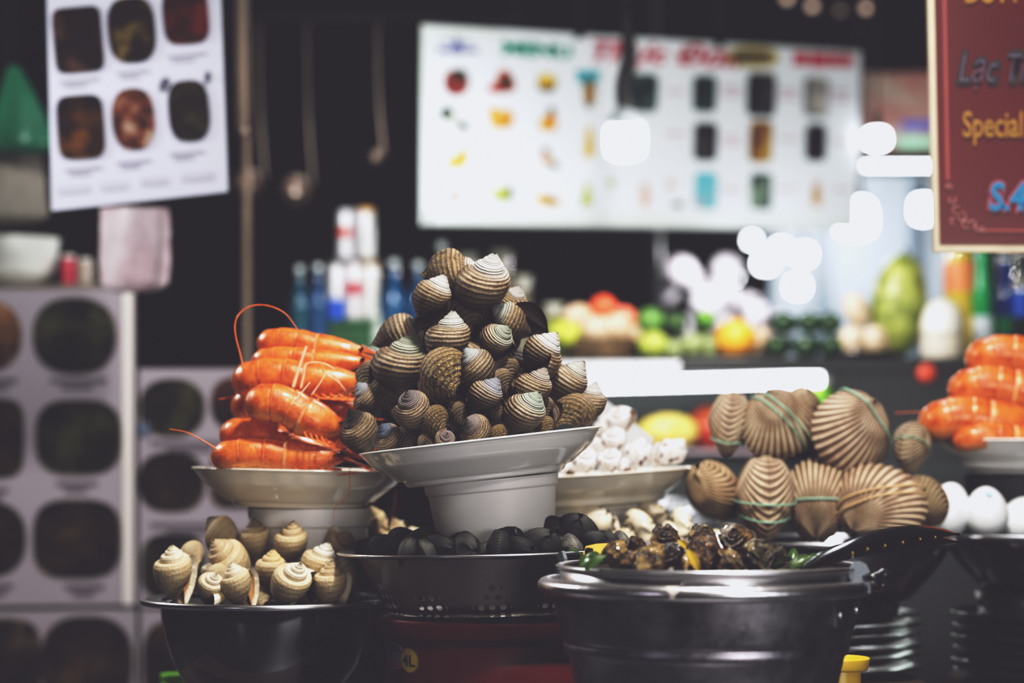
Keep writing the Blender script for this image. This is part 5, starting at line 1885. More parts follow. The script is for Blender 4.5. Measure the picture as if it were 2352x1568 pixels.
lg = mb.poly('heading_emblem', [(1035, 112), (1042, 100), (1046, 82), (1054, 82), (1058, 100), (1066, 112)], I_NAVY, 0.004)
mb.lines('heading_emblem', [(1005, 108, 1030, 122, 2), (1034, 110, 1066, 124, 2), (1070, 110, 1098, 122, 2), (1015, 90, 1035, 96, 3), (1064, 94, 1085, 100, 3)], I_NAVY, 0.004)
mb.text('green_heading', 'MENU', 1152, 126, 32, I_TEAL, 1.28, 0, 0.004, 0.06, 2)
mb.text('red_heading', 'Th\u1ef1c \u0110\u01a1n', 1345, 138, 44, I_RED, 1.32, 0.35, 0.004, 0.05, 2)
ov_ = mb.blob('oval_badge', 1728, 132, 118, 46, flat('badge_yellow', (0.52, 0.38, 0.06), 0.5), 2.4, 2, 0.004)
mb.blob('badge_centre', 1728, 132, 92, 26, flat('badge_dark', (0.10, 0.08, 0.05), 0.5, 0, 0.5, 60), 4, 2, 0.005)
mb.lines('red_heading', [(1822, 122, 1856, 150, 1), (1860, 123, 1900, 154, 1), (1904, 124, 1930, 154, 1), (1934, 126, 1958, 154, 1)], I_RED, 0.004)


def fmat(nm, *c):
    return food(nm, *c, 22, 0.5)


F_STRAW = fmat('berry_print', (0.06, 0.02, 0.015), (0.22, 0.03, 0.03), (0.36, 0.05, 0.04))
F_MELON = fmat('melon_print', (0.55, 0.05, 0.03), (0.42, 0.03, 0.02), (0.6, 0.10, 0.03))
F_DKG = fmat('dark_green_print', (0.015, 0.03, 0.018), (0.03, 0.07, 0.03), (0.16, 0.24, 0.12))
F_OR = fmat('orange_print', (0.62, 0.26, 0.03), (0.72, 0.38, 0.04), (0.75, 0.45, 0.10))
F_YE = fmat('banana_print', (0.60, 0.38, 0.03), (0.68, 0.46, 0.06), (0.45, 0.30, 0.05))
F_BK = fmat('seed_print', (0.02, 0.014, 0.01), (0.05, 0.03, 0.015), (0.10, 0.06, 0.03))
F_GR = fmat('lime_print', (0.35, 0.45, 0.08), (0.55, 0.60, 0.15), (0.12, 0.30, 0.08))
F_PK = fmat('chilli_print', (0.70, 0.24, 0.20), (0.75, 0.38, 0.32), (0.65, 0.18, 0.14))
F_SKY = fmat('turquoise_print', (0.0, 0.30, 0.38), (0.02, 0.36, 0.45), (0.10, 0.45, 0.5))
F_DRK = fmat('drink_photo_dark', (0.012, 0.012, 0.016), (0.03, 0.03, 0.035), (0.10, 0.09, 0.08))
F_DRG = fmat('drink_photo_green', (0.015, 0.03, 0.03), (0.04, 0.07, 0.07), (0.22, 0.28, 0.22))
F_DRW = fmat('drink_photo_amber', (0.10, 0.03, 0.015), (0.30, 0.17, 0.05), (0.42, 0.28, 0.08))
F_PEA = fmat('peach_print', (0.75, 0.45, 0.30), (0.6, 0.5, 0.5), (0.8, 0.6, 0.45))

f = mb.blob('fruit_photo', 1048, 190, 58, 62, F_STRAW, 2.2, 0, 0.004)
mb.blob('fruit_leaf', 1064, 172, 18, 30, F_DKG, 2, -30, 0.005, f)
mb.blob('fruit_photo', 1052, 176, 30, 30, F_BK, 2, 0, 0.0055)
f = mb.poly('fruit_photo', [(1116, 205), (1138, 190), (1145, 165), (1160, 158), (1178, 175), (1186, 205), (1170, 214), (1130, 214)], F_MELON, 0.004)
mb.blob('fruit_seeds', 1162, 190, 34, 40, F_BK, 2, 0, 0.005, f)
f = mb.blob('fruit_photo', 1256, 192, 46, 44, F_BK, 2, 0, 0.004)
mb.blob('fruit_flesh', 1255, 185, 42, 30, F_YE, 2, 0, 0.005, f)
f = mb.blob('fruit_photo', 1027, 262, 34, 36, F_DKG, 2, 0, 0.004)
mb.blob('fruit_slice', 1042, 278, 30, 24, fmat('pale_flesh_print', (0.55, 0.6, 0.52), (0.66, 0.7, 0.6), (0.4, 0.46, 0.38)), 2, 30, 0.0045, f)
mb.blob('fruit_piece', 1064, 291, 26, 20, F_DKG, 2, 30, 0.005, f)
mb.poly('fruit_photo', [(1122, 248), (1136, 246), (1150, 256), (1172, 250), (1180, 270), (1176, 292), (1150, 297), (1128, 292)], F_OR, 0.004)
f = mb.poly('fruit_photo', [(1236, 290), (1244, 272), (1258, 262), (1274, 260), (1280, 290), (1272, 302), (1244, 300)], F_OR, 0.004)
mb.blob('fruit_stem', 1267, 256, 16, 20, F_DKG, 2, 0, 0.005, f)
mb.poly('fruit_photo', [(1018, 362), (1040, 366), (1060, 340), (1072, 344), (1074, 372), (1056, 388), (1032, 386)], F_YE, 0.004)
f = mb.poly('fruit_photo', [(1246, 340), (1262, 352), (1276, 366), (1280, 384), (1258, 386), (1242, 372)], F_PEA, 0.004)
mb.blob('fruit_leaf', 1272, 380, 24, 14, F_DKG, 2, 20, 0.005, f)
mb.blob('fruit_photo', 1253, 348, 18, 16, F_BK, 2, 20, 0.005)
mb.poly('fruit_photo', [(1020, 470), (1032, 450), (1046, 436), (1060, 432), (1056, 452), (1040, 464)], F_PK, 0.004)
f = mb.rect('fruit_photo', 1134, 430, 1174, 462, F_GR, 0.004)
mb.rect('fruit_rind', 1166, 424, 1176, 460, F_DKG, 0.005, f)
f = mb.poly('fruit_photo', [(1230, 448), (1256, 446), (1280, 456), (1292, 470), (1266, 474), (1236, 468)], F_OR, 0.004)
mb.blob('fruit_seeds', 1264, 460, 24, 14, F_BK, 2, 20, 0.005, f)
f = mb.poly('cocktail_photo', [(1322, 162), (1378, 164), (1374, 188), (1362, 192), (1366, 220), (1356, 252), (1346, 252), (1340, 222), (1338, 192), (1326, 188)], F_SKY, 0.004)
mb.blob('cocktail_glass', 1353, 215, 28, 66, F_DRW, 2.4, 0, 0.005, f)
mb.poly('bottle_photo', [(1348, 290), (1358, 290), (1364, 350), (1364, 362), (1340, 362), (1342, 340)], F_YE, 0.004)
mb.poly('bottle_photo', [(1344, 420), (1352, 420), (1362, 472), (1332, 474)], F_GR, 0.004)
mb.blob('drink_photo', 1404, 420, 14, 22, F_GR, 2, 0, 0.004)
mb.blob('drink_photo', 1482, 448, 22, 56, F_PEA, 3, 0, 0.004)
mb.blob('drink_photo', 1540, 424, 16, 30, F_PEA, 2, 0, 0.004)
mb.blob('drink_photo', 1556, 470, 26, 14, F_DRG, 2, 0, 0.004)
for (px, py, w_, h_, mt) in ((1478, 214, 66, 88, F_DRG), (1618, 216, 54, 84, F_DRG), (1748, 218, 66, 100, F_DRK), (1874, 224, 58, 90, fmat('drink_photo_grey', (0.13, 0.12, 0.12), (0.25, 0.24, 0.24), (0.45, 0.43, 0.40))),
                             (1620, 326, 54, 88, F_DRK), (1747, 326, 54, 96, F_DRW), (1873, 328, 48, 84, F_DRK), (1621, 438, 52, 86, fmat('drink_photo_sky', (0.10, 0.45, 0.58), (0.2, 0.45, 0.52), (0.4, 0.42, 0.45))), (1748, 440, 50, 84, F_DRG)):
    mb.blob('drink_photo', px, py, w_, h_, mt, 7, 2, 0.004)
mb.poly('bottle_photo', [(1866, 412), (1884, 412), (1892, 476), (1858, 476)], F_PEA, 0.004)
mb.blob('bottle_photo', 1874, 448, 14, 44, F_DRW, 2.4, 0, 0.005)
pk = []
for px, pys in ((1550, (208, 304)), (1680, (200, 216, 312, 328, 432)), (1810, (205, 222, 316, 430)), (1930, (208, 226, 322, 430))):
    for y in pys:
        pk.append((px - 22, y, px + 22, y + 7, 1))
for q in pk:
    mb.lines('price_text', [q], I_PK, 0.003)
for px, py in ((1330, 76), (1650, 96)):
    c_ = mb.poly('board_clip', [(px - 12, py - 18), (px + 14, py - 18), (px + 12, py + 14), (px - 8, py + 16)], M_BLACK, 0.008)
    mb.cord(px, py - 14, HC, 0.004)

# bulb in front of the menu board
def hanging_bulb(label, px, py, Y, rpx, mat, hpx=None, ztop=HC, group=None, cord=0.003, name='hanging_bulb', neck=True):
    k = S(Y)
    h_ = hpx or rpx * 1.7
    t = thing(name, label, 'lamp', P(px, py, Y), group)
    prof = [(0.45, 0.95), (0.62, 0.88), (0.85, 0.7), (0.98, 0.3), (1.0, 0.0), (0.98, -0.4), (0.9, -0.7), (0.68, -0.9), (0.35, -1.0), (0, -1.02)]
    if px == 1436:
        prof = [(0, .8), (0.85, .8), (0.97, .72), (1, .4), (1, 0), (.98, -.4), (.88, -.78), (.55, -.98), (0, -1.02)]
    ob('bulb', lathe_me('bulb', [(r * rpx * k, z * h_ / 2 * k) for r, z in prof], mat, 32), t)
    if neck:
        ob('socket', lathe_me('socket', [(x * k, z * k) for x, z in [(0, h_ * .5 + rpx * 1.3), (rpx * .25, h_ * .5 + rpx * 1.3), (rpx * .36, h_ * .5 + rpx * .6), (rpx * .55, h_ * .5 - rpx * .1), (rpx * .5, h_ * .46)]], M_WIRE, 24), t)
    z0 = (h_ * .5 + rpx * (1.2 if neck else 0)) * k
    ob('cord', fixn(mesh('cord', *tube_v([Vector((0, 0, z0)), Vector((0, 0, ztop - P(px, py, Y).z))], cord, 6), M_WIRE)), t)
    return t


E_BULB = emis('lit_bulb', (0.93, 0.96, 1.0), 14)
hb = hanging_bulb('lit white bulb hanging on a dark cable in front of the fruit menu board', 1436, 325, 3.4, 44, E_BULB, 78, HC, None, 0.006)
# dark socket sleeve and grey shade on this bulb
k = S(3.4)
ob('cable_sleeve', fixn(mesh('cable_sleeve', *tube_v(smooth_path([Vector((4 * k, 0, 70 * k)), Vector((-2 * k, 0, 130 * k)), Vector((8 * k, 0, 200 * k)), Vector((2 * k, 0, 300 * k))], 24), lambda t: (26 - 12 * t) * k * (1 if t > .1 else 0.9), 10), M_WIRE)), hb)
M_SHADE = flat('grey_lamp_housing', (0.35, 0.38, 0.40), 0.4, 0, 0.1, 20)
ob('lamp_housing', lathe_me('lamp_housing', [(r * k, z * k) for r, z in [(46, 36), (42, 46), (28, 66), (20, 80), (0, 82)]], M_SHADE, 32), hb)

# poster behind right of the board
ps = Board('wall_poster', 'faded beige and red poster hanging right of the fruit menu board', 'poster', [(1985, 165), (2260, 165), (2260, 345), (1985, 345)], 4.3, 4.3, food('poster_print', (0.42, 0.33, 0.28), (0.36, 0.16, 0.14), (0.5, 0.42, 0.38), 9), 0.006)
ps.rect('blue_band', 2070, 278, 2255, 300, flat('poster_blue', (0.12, 0.13, 0.42), 0.5), 0.004)
ps.rect('green_band', 2060, 315, 2255, 340, flat('poster_green', (0.35, 0.62, 0.45), 0.5), 0.004)
ps.cord(2000, 168)
ps.cord(2240, 168)
# lamps to the right of the board
E_TUBE = emis('lit_tube', (0.90, 0.95, 1.0), 11)


def tube_lamp(label, p0, p1, r, caps=True, cords=True):
    mid = (p0 + p1) / 2
    t = thing('tube_light', label, 'lamp', mid)
    a, b_ = p0 - mid, p1 - mid
    d = (b_ - a).normalized()
    ob('tube', fixn(mesh('tube', *tube_v([a + (b_ - a) * (i / 8) for i in range(9)], r, 14), E_TUBE)), t)
    for q, s_ in ((a, -1), (b_, 1)):
        ob('end_cap', fixn(mesh('end_cap', *tube_v([q, q + d * (0.02 * s_)], r * 1.15, 14), M_PLASTW)), t)
        if cords:
            ob('cord', fixn(mesh('cord', *tube_v([q + d * 0.01 * s_, Vector((q.x + d.x * .01 * s_, q.y, HC - mid.z))], 0.002, 6), M_WIRE)), t)
    return t


tube_lamp('short lit tube hanging between the fruit menu board and the red sign', P(1984, 381, 4.2), P(2300, 381, 4.2), 8 * S(4.2))
E_B2 = emis('bright_bulb', (0.92, 0.95, 1.0), 16)
for (px, py, Y, r_, h_, lab) in (
    (2014, 318, 4.15, 28, 44, 'white bulb just above the short tube, right of the fruit menu board'),
    (2120, 480, 4.6, 26, 60, 'white bulb half hidden by the left edge of the red sign'),
    (1964, 500, 4.3, 46, 92, 'largest glowing lamp at the lower right corner of the fruit menu board'),
    (1727, 552, 6.0, 14, 24, 'smallest round lamp, topmost of the far cluster under the menu board'),
    (1793, 572, 6.0, 18, 34, 'far round lamp right of the topmost one'),
    (1846, 584, 6.0, 20, 36, 'far round lamp at the upper right of the cluster'),
    (1757, 604, 6.0, 20, 36, 'far round lamp in the middle of the cluster'),
    (1680, 628, 6.0, 20, 36, 'far round lamp at the left of the cluster'),
    (1832, 658, 6.0, 20, 36, 'far round lamp at the bottom of the cluster')):
    hanging_bulb(lab, px, py, Y, r_, E_B2, h_, HC, 'lit bulbs at the back', 0.002)
E_DIM = emis('dim_warm_lamp', (0.95, 0.72, 0.60), 1.1)
for (px, py, lab, mt) in ((1866, 14, 'small peach ceiling lamp, left of the pair at the top right', E_DIM), (1990, 18, 'small peach ceiling lamp, right of the pair at the top right', E_DIM), (1930, 22, 'dim ceiling lamp between the two peach ones', emis('faint_lamp', (0.9, 0.7, 0.6), 0.12)), (1808, -4, 'ceiling lamp cut by the top picture edge', E_DIM)):
    hanging_bulb(lab, px, py, 5.4, 10, mt, 16, HC, None, 0.002, 'ceiling_lamp', False)
# highlights left: small lamp reflections on hanging ladles
M_LADLE = flat('ladle_steel', (0.22, 0.18, 0.16), 0.3, 1.0, 0.15, 12)
rail_z = P(0, 40, 3.9).z
rl = thing('utensil_rail', 'dark rail under the roof that carries the hanging ladles', 'rail', (P(700, 0, 3.9).x, 3.9, rail_z))
ob('rod', fixn(mesh('rod', *tube_v([Vector((-0.3, 0, 0)), Vector((0.35, 0, 0))], 0.006, 8), M_WIRE)), rl)
for x in (-0.29, 0.34):
    ob('hanger', fixn(mesh('hanger', *tube_v([Vector((x, 0, 0)), Vector((x, 0, HC - rail_z))], 0.003, 6), M_WIRE)), rl)


def ladle(label, px, ptop, pbot, Y, rb, wid=7):
    k = S(Y)
    t = thing('ladle', label, 'ladle', P(px, ptop, Y))
    zt, zb = rail_z - P(px, ptop, Y).z, (ptop - pbot) * k
    pth = smooth_path([Vector((0, 0.008, zt - 0.012)), Vector((0, -0.004, zt + 0.010)), Vector((0, -0.010, zt - 0.01)), Vector((0, -0.01, 0)), Vector((4 * k, -0.006, zb * .5)), Vector((14 * k, 0, zb))], 40)
    ob('handle', fixn(mesh('handle', *tube_v(pth, wid / 2 * k, 8), M_LADLE)), t)
    prof = [(0, -rb), (rb * .5, -rb * .86), (rb * .86, -rb * .5), (rb, 0), (rb * .94, 0), (rb * .8, -rb * .46), (rb * .46, -rb * .8), (0, -rb * .93)]
    ob('scoop', lathe_me('scoop', [(r * k, z * k) for r, z in prof], M_LADLE, 32), t, (14 * k - rb * k * .9, 0, zb), (radians(60), 0, radians(20)))
    return t


ladle('dim steel ladle with a bright handle top hanging left of the bottles', 706, 120, 435, 3.9, 42)
ladle('thin steel spoon with bright highlights hanging left of the fruit menu board', 868, 130, 360, 3.9, 22, 10)
ladle('dim steel ladle hanging beside the upper left sign', 596, 120, 420, 3.9, 40)
pst = thing('roof_post', 'thin brownish roof post right of the upper left sign', 'post', (P(566, 0, 3.6).x, 3.6, 0))
M_POST = flat('tan_post', (0.16, 0.12, 0.095), 0.5, 0, 0.3, 6)
k = S(3.6)
ob('lower_pole', fixn(mesh('lower_pole', *tube_v([Vector((0.004, 0, 0)), Vector((0, 0, P(0, 300, 3.6).z))], 8 * k, 12), M_POST)), pst)
ob('upper_pole', fixn(mesh('upper_pole', *tube_v([Vector((-8 * k, 0, P(0, 310, 3.6).z)), Vector((-30 * k, 0, HC))], 15 * k, 12), M_POST)), pst)
ob('joint', sphere('joint', 17 * k, M_LADLE, (1, 1, .8)), pst, (-6 * k, 0, P(0, 302, 3.6).z))

# ------------------------------------------------------------------ left edge goods
def bag(name, label, px, ptop, pbot, Y, wtop, wbot, mat, cat='bag', folds=5, depth=0.5, hang=True, tiltx=0):
    k = S(Y)
    t = thing(name, label, cat, P(px, ptop, Y))
    h_ = (pbot - ptop) * k
    vs, fs = [], []
    n, m_ = 48, 18
    for i in range(m_ + 1):
        tt_ = i / m_
        w_ = (wtop + (wbot - wtop) * (tt_ ** 0.8)) / 2 * k
        if tt_ > .85:
            w_ *= sqrt(max(0.02, 1 - ((tt_ - .85) / .15) ** 2 * 0.75))
        for q in range(n):
            a_ = 2 * pi * q / n
            fr = 1 + 0.10 * sin(folds * a_ + 3 * tt_) * (1 - tt_ * .5) + 0.06 * noise.noise(Vector((cos(a_) * 2, sin(a_) * 2, tt_ * 4 + px)))
            vs.append((w_ * cos(a_) * fr + tiltx * k * tt_, w_ * sin(a_) * depth * fr, -h_ * tt_))
    for i in range(m_):
        for q in range(n):
            fs.append((i * n + q, (i + 1) * n + q, (i + 1) * n + (q + 1) % n, i * n + (q + 1) % n))
    fs.append(tuple(m_ * n + q for q in range(n)))
    ob('pouch', fixn(mesh('pouch', vs, fs, mat)), t)
    if hang:
        ob('tie', fixn(mesh('tie', *tube_v([Vector((0, 0, 0)), Vector((0, 0, HC - P(px, ptop, Y).z))], 0.003, 6), M_WIRE)), t)
    return t


M_GBAG = flat('green_plastic_bag', (0.02, 0.16, 0.10), 0.35, 0, 0.5, 6, bmp=0.1)
bag('green_bag', 'dark green plastic bag hanging at the far left edge', 30, 150, 355, 3.3, 24, 175, M_GBAG, tiltx=20)
bag('beige_bag', 'beige sack at the far left edge under the green bag', 8, 340, 520, 3.36, 150, 210, flat('beige_sack', (0.28, 0.25, 0.22), 0.6, 0, 0.3, 8, bmp=0.2), folds=4)
m, nt, b = newmat('clear_pink_packet')
n1 = ncoord(nt, 14, 3)
L(nt, ramp(nt, n1, [(0.4, (0.50, 0.38, 0.42)), (0.6, (0.74, 0.66, 0.70))]).outputs[0], b.inputs['Base Color'])
b.inputs['Roughness'].default_value = 0.15
b.inputs['Transmission Weight'].default_value = 0.12
M_PKT = m
bag('clear_packet', 'clear packet of pinkish paper hanging under the upper left sign', 308, 478, 672, 2.95, 150, 160, M_PKT, 'packet', 7, 0.3)
# shelf with white bowls at left edge
sh = thing('side_shelf', 'shelf at the far left edge with white bowls on it', 'shelf', (P(60, 0, 3.5).x, 3.5, 0))
zsh = P(0, 662, 3.5).z
ob('shelf_board', box('shelf_board', -0.3, 0.14, -0.10, 0.10, zsh - 0.015, zsh, flat('shelf_tan', (0.20, 0.16, 0.13), 0.5, 0, 0.2, 10)), sh)
for x in (-0.27, 0.11):
    ob('leg', box('leg', x - 0.012, x + 0.012, -0.02, 0.02, 0, zsh - 0.015, M_DARKWALL), sh)
k = S(3.5)
M_WB = flat('white_melamine', (0.88, 0.90, 0.86), 0.25, 0, 0.03, 8)
for i, (px, py, lab) in enumerate(((40, 600, 'white bowl at the far left edge, upper of the two'), (36, 622, 'white bowl at the far left edge, lower of the two'))):
    o = ob('white_bowl', lathe_me('white_bowl', bevelled([(r * k, z * k) for r, z in [(0, -44), (44, -44), (50, -40), (84, -14), (98, 46), (94, 46), (80, -8), (46, -34), (0, -34)]]), M_WB, 48), None, P(px, py - (6 if i == 0 else 3), 3.5))
    tag(o, lab, 'bowl', 'white bowls on the left shelf')
for i, (px, py, c, lab) in enumerate(((158, 622, (0.45, 0.05, 0.09), 'small crimson jar on the left shelf'), (196, 630, (0.40, 0.34, 0.30), 'beige jar on the left shelf next to the crimson one'))):
    o = thing('jar', lab, 'jar', (P(px, 0, 3.48).x, 3.48, zsh))
    hh = (662 - py + 34) * k
    ob('jar_body', lathe_me('jar_body', bevelled([(0, 0), (17 * k, 0), (18 * k, hh * .8), (13 * k, hh * .9), (0, hh * .9)]), flat('jar_%d' % i, c, 0.3), 28), o)
    ob('lid', lathe_me('lid', [(0, hh), (14 * k, hh), (15 * k, hh * .88), (0, hh * .88)], M_PLASTW, 28), o)

# ------------------------------------------------------------------ bottles and cans behind the prawns
YBt = 3.9
k = S(YBt)
zs = P(0, 815, YBt).z
bs = thing('drinks_stand', 'dark stand behind the prawns holding cans and bottles', 'stand', (P(800, 0, YBt).x, YBt + 0.05, 0))
ob('top_board', box('top_board', -0.12, 0.295, -0.16, 0.16, zs - 0.02, zs, M_DARKWALL), bs)
for x in (-0.10, 0.29):
    ob('leg', box('leg', x - 0.015, x + 0.015, -0.12, 0.10, 0, zs - 0.02, M_DARKWALL), bs)


def can(label, px, pb, Y, wpx, hpx, col, band_, group, top=(0.75, 0.75, 0.76), bandpos=(0.4, 0.65)):
    k = S(Y)
    o = thing('drink_can', label, 'can', P(px, pb, Y), group)
    w_ = wpx / 2 * k
    h_ = hpx * k
    ob('can_body', lathe_me('can_body', bevelled([(0, 0), (w_ * .8, 0), (w_, h_ * .06), (w_, h_ * .90), (w_ * .82, h_ * .97), (w_ * .84, h_), (w_ * .78, h_), (w_ * .74, h_ * .97), (0, h_ * .97)]), flat('can_%s_%d' % (label[:6], int(px)), col, 0.25, 0.3, 0.05, 20), 36), o)
    if band_:
        vs, fs, U, V = lathe([(w_ * 1.01, h_ * bandpos[0]), (w_ * 1.01, h_ * bandpos[1])], 36)
        ob('colour_band', mesh('colour_band', vs, fs, flat('can_band_%d_%d' % (px, pb), band_, 0.3)), o)
    return o


def bottle(label, px, pb, Y, wpx, hpx, col, lab_col, group, cap=(0.8, 0.8, 0.8), glass=True, neck=0.3, lp=(0.18, 0.45)):
    k = S(Y)
    o = thing('bottle', label, 'bottle', P(px, pb, Y), group)
    w_, h_ = wpx / 2 * k, hpx * k
    ob('bottle_body', lathe_me('bottle_body', bevelled([(0, 0), (w_ * .9, 0), (w_, h_ * .03), (w_, h_ * .55), (w_ * .85, h_ * .65), (w_ * neck * 1.1, h_ * .8), (w_ * neck, h_ * .96), (0, h_ * .96)]), flat('bottle_%d_%d' % (px, pb), col, 0.08, 0, 0.1, 10, coat=0.5), 32), o)
    ob('cap', lathe_me('cap', [(0, h_ * 1.0), (w_ * neck * 1.15, h_ * 1.0), (w_ * neck * 1.25, h_ * .93), (0, h_ * .93)], flat('cap_%d' % px, cap, 0.3), 20), o)
    if lab_col:
        vs, fs, U, V = lathe([(w_ * 1.012, h_ * lp[0]), (w_ * 1.012, h_ * lp[1])], 32)
        ob('paper_label', mesh('paper_label', vs, fs, flat('label_%d_%d' % (px, pb), lab_col, 0.4)), o)
    return o


GCN = 'stacked cans behind the prawns'
SIL = (0.78, 0.79, 0.82)
# lower row stands on a green crate
can('silver can with a red band, upper left of the stacked cans', 792, 600, YBt, 34, 118, SIL, (0.62, 0.10, 0.08), GCN, bandpos=(.45, .66))
can('plain silver can in the middle of the upper row', 818, 596, YBt + 0.06, 34, 114, (0.52, 0.51, 0.56), None, GCN)
can('pale can with a golden top edge, upper right of the stacked cans', 841, 600, YBt, 36, 122, (0.76, 0.76, 0.74), (0.72, 0.40, 0.08), GCN, bandpos=(.92, 1.0))
can('white and blue can, lower left of the stacked cans', 772, 736, YBt, 40, 134, (0.80, 0.80, 0.84), (0.02, 0.12, 0.62), GCN, bandpos=(.02, .36))
can('pale can with a broad crimson band in the middle of the lower row', 812, 736, YBt - 0.01, 40, 134, (0.80, 0.76, 0.77), (0.52, 0.08, 0.11), GCN, bandpos=(.42, .66))
can('pale can with a gold rim, lower right of the stacked cans', 850, 736, YBt, 40, 136, (0.74, 0.74, 0.71), (0.66, 0.34, 0.06), GCN, bandpos=(.92, 1.0))
gc = thing('bottle_crate', 'dark green plastic crate carrying the stacked cans', 'crate', P(812, 815, YBt))
k = S(YBt)
M_GCR = flat('green_crate', (0.012, 0.085, 0.022), 0.35, 0, 0.3, 20)
ob('crate_body', box('crate_body', -58 * k, 58 * k, -0.05, 0.09, 0, 64 * k, M_GCR, 0.004), gc)
ob('crate_rim', box('crate_rim', -62 * k, 62 * k, -0.055, 0.095, 64 * k, 78 * k, M_GCR, 0.004), gc)
# deck under the upper row
M_CRD = flat('brown_card', (0.07, 0.055, 0.04), 0.7)
cd = ob('cardboard_sheet', box('cardboard_sheet', -58 * k, 58 * k, -0.03, 0.10, 0, 0.003, M_CRD), None, P(815, 601, YBt))
tag(cd, 'brown cardboard sheet between the two rows of cans', 'cardboard')
BLU = (0.01, 0.08, 0.17)
for (px, pb, w_, h_, col, lab) in ((688, 812, 50, 200, (0.008, 0.09, 0.13), 'teal bottle with a pale cap at the left end of the bottle row'), (730, 812, 50, 205, (0.008, 0.07, 0.17), 'dark blue bottle second from the left of the bottle row'),
                                   (905, 812, 60, 220, (0.006, 0.10, 0.22), 'blue bottle right of the stacked cans'), (960, 812, 58, 215, (0.006, 0.07, 0.17), 'blue bottle partly behind the top of the whelk pile'), (1015, 812, 58, 260, (0.08, 0.10, 0.09), 'grey green bottle behind the top left of the whelk pile')):
    yy_ = YBt - 0.06 if px < 800 else YBt + 0.02
    bottle(lab, px, HOR - (zs - CZ) * F / yy_, yy_, w_, h_, col, None, 'bottles beside the stacked cans', (0.75, 0.8, 0.8))
for (px, pb, w_, h_, lab) in ((868, 812, 30, 90, 'clear small bottle beside the green crate'),):
    bottle(lab, px, HOR - (zs - CZ) * F / (YBt - .09), YBt - 0.09, w_, h_, (0.50, 0.56, 0.50), None, None, (0.9, 0.92, 0.88))
# pale jars behind the pile top (blurred)
for (px, pb, w_, h_, col, lab) in ((1075, 812, 52, 240, (0.42, 0.42, 0.36), 'pale jar right behind the top of the whelk pile'), (1150, 812, 54, 250, (0.28, 0.27, 0.20), 'olive jar right of the pale jar'), (1198, 812, 48, 190, (0.34, 0.32, 0.24), 'beige jar nearest to the basket of fruit')):
    bottle(lab, px, HOR - (zs - CZ) * F / 4.05, 4.05, w_, h_, col, None, 'jars behind the whelk pile', (0.6, 0.6, 0.52), neck=0.8)
# ------------------------------------------------------------------ glass display case with fruit
YD = 3.55
k = S(YD)
zt = P(0, 822, YD).z
x0, x1, xm = P(1248, 0, YD).x, P(2520, 0, YD).x, P(1905, 0, YD).x
xo = (x0 + x1) / 2
dc = thing('display_case', 'long dark glass front display case with fruit inside and on top', 'display case', (xo, YD, 0))
M_CASE = flat('case_dark_teal', (0.012, 0.024, 0.024), 0.3, 0, 0.3, 8)
M_CASEB = flat('case_black', (0.008, 0.008, 0.009), 0.3, 0, 0.3, 8)
zb = P(0, 1062, YD).z
ob('top_slab', box('top_slab', x0 - xo, x1 - xo, -0.02, 0.34, zt - 0.022, zt, M_CASEB, 0.002), dc)
M_ALU = flat('aluminium_trim', (0.60, 0.60, 0.61), 0.35, 0.6, 0.05, 10)
o = ob('front_trim', box('front_trim', x0 - xo, P(1560, 0, YD).x - xo, -0.035, -0.02, P(0, 866, YD).z, P(0, 832, YD).z, M_ALU, 0.002), dc)
ob('back_panel', box('back_panel', x0 - xo, x1 - xo, 0.32, 0.34, zb, zt - 0.022, M_CASE), dc)
ob('floor_panel', box('floor_panel', x0 - xo, x1 - xo, -0.02, 0.34, zb - 0.02, zb, M_CASE), dc)
ob('side_panel', box('side_panel', xm - xo, x1 - xo, -0.018, -0.006, zb, zt - 0.022, M_CASEB), dc)
ob('side_panel', box('side_panel', x0 - xo - 0.012, x0 - xo, -0.02, 0.34, zb - 0.02, zt, M_CASEB), dc)
ob('side_panel', box('side_panel', x1 - xo, x1 - xo + 0.012, -0.02, 0.34, zb - 0.02, zt, M_CASEB), dc)
ob('base_cabinet', box('base_cabinet', x0 - xo - 0.012, x1 - xo + 0.012, -0.02, 0.34, 0, zb - 0.02, M_CASEB), dc)
tb = tube_lamp('bright lit tube along the top inside the display case', P(1300, 886, YD + 0.01), P(1888, 870, YD + 0.01), 15 * k, True, False)
M_REF = flat('grey_rag_plastic', (0.48, 0.50, 0.52), 0.5, 0, 0.1, 12)
k = S(2.435)
SB = (P(0, 966, 2.435).z - ry0) / k
lid_ = ob('plastic_sheet', extrude_poly('plastic_sheet', [(q[0] * k, q[1] * k) for q in [(-50, -SB), (60, -SB), (75, -40), (-30, 45), (-50, 50)]], 0.003, M_REF), None, P(1425, 966, 2.9))
tag(lid_, 'grey plastic sheet corner standing behind the white spotted snails', 'sheet')
lid_.location = P(1425, 966, 2.435)
k = S(YD)
M_MANGO = food('yellow_mango', (0.74, 0.56, 0.10), (0.80, 0.66, 0.20), (0.66, 0.50, 0.08), 20, 0.35)


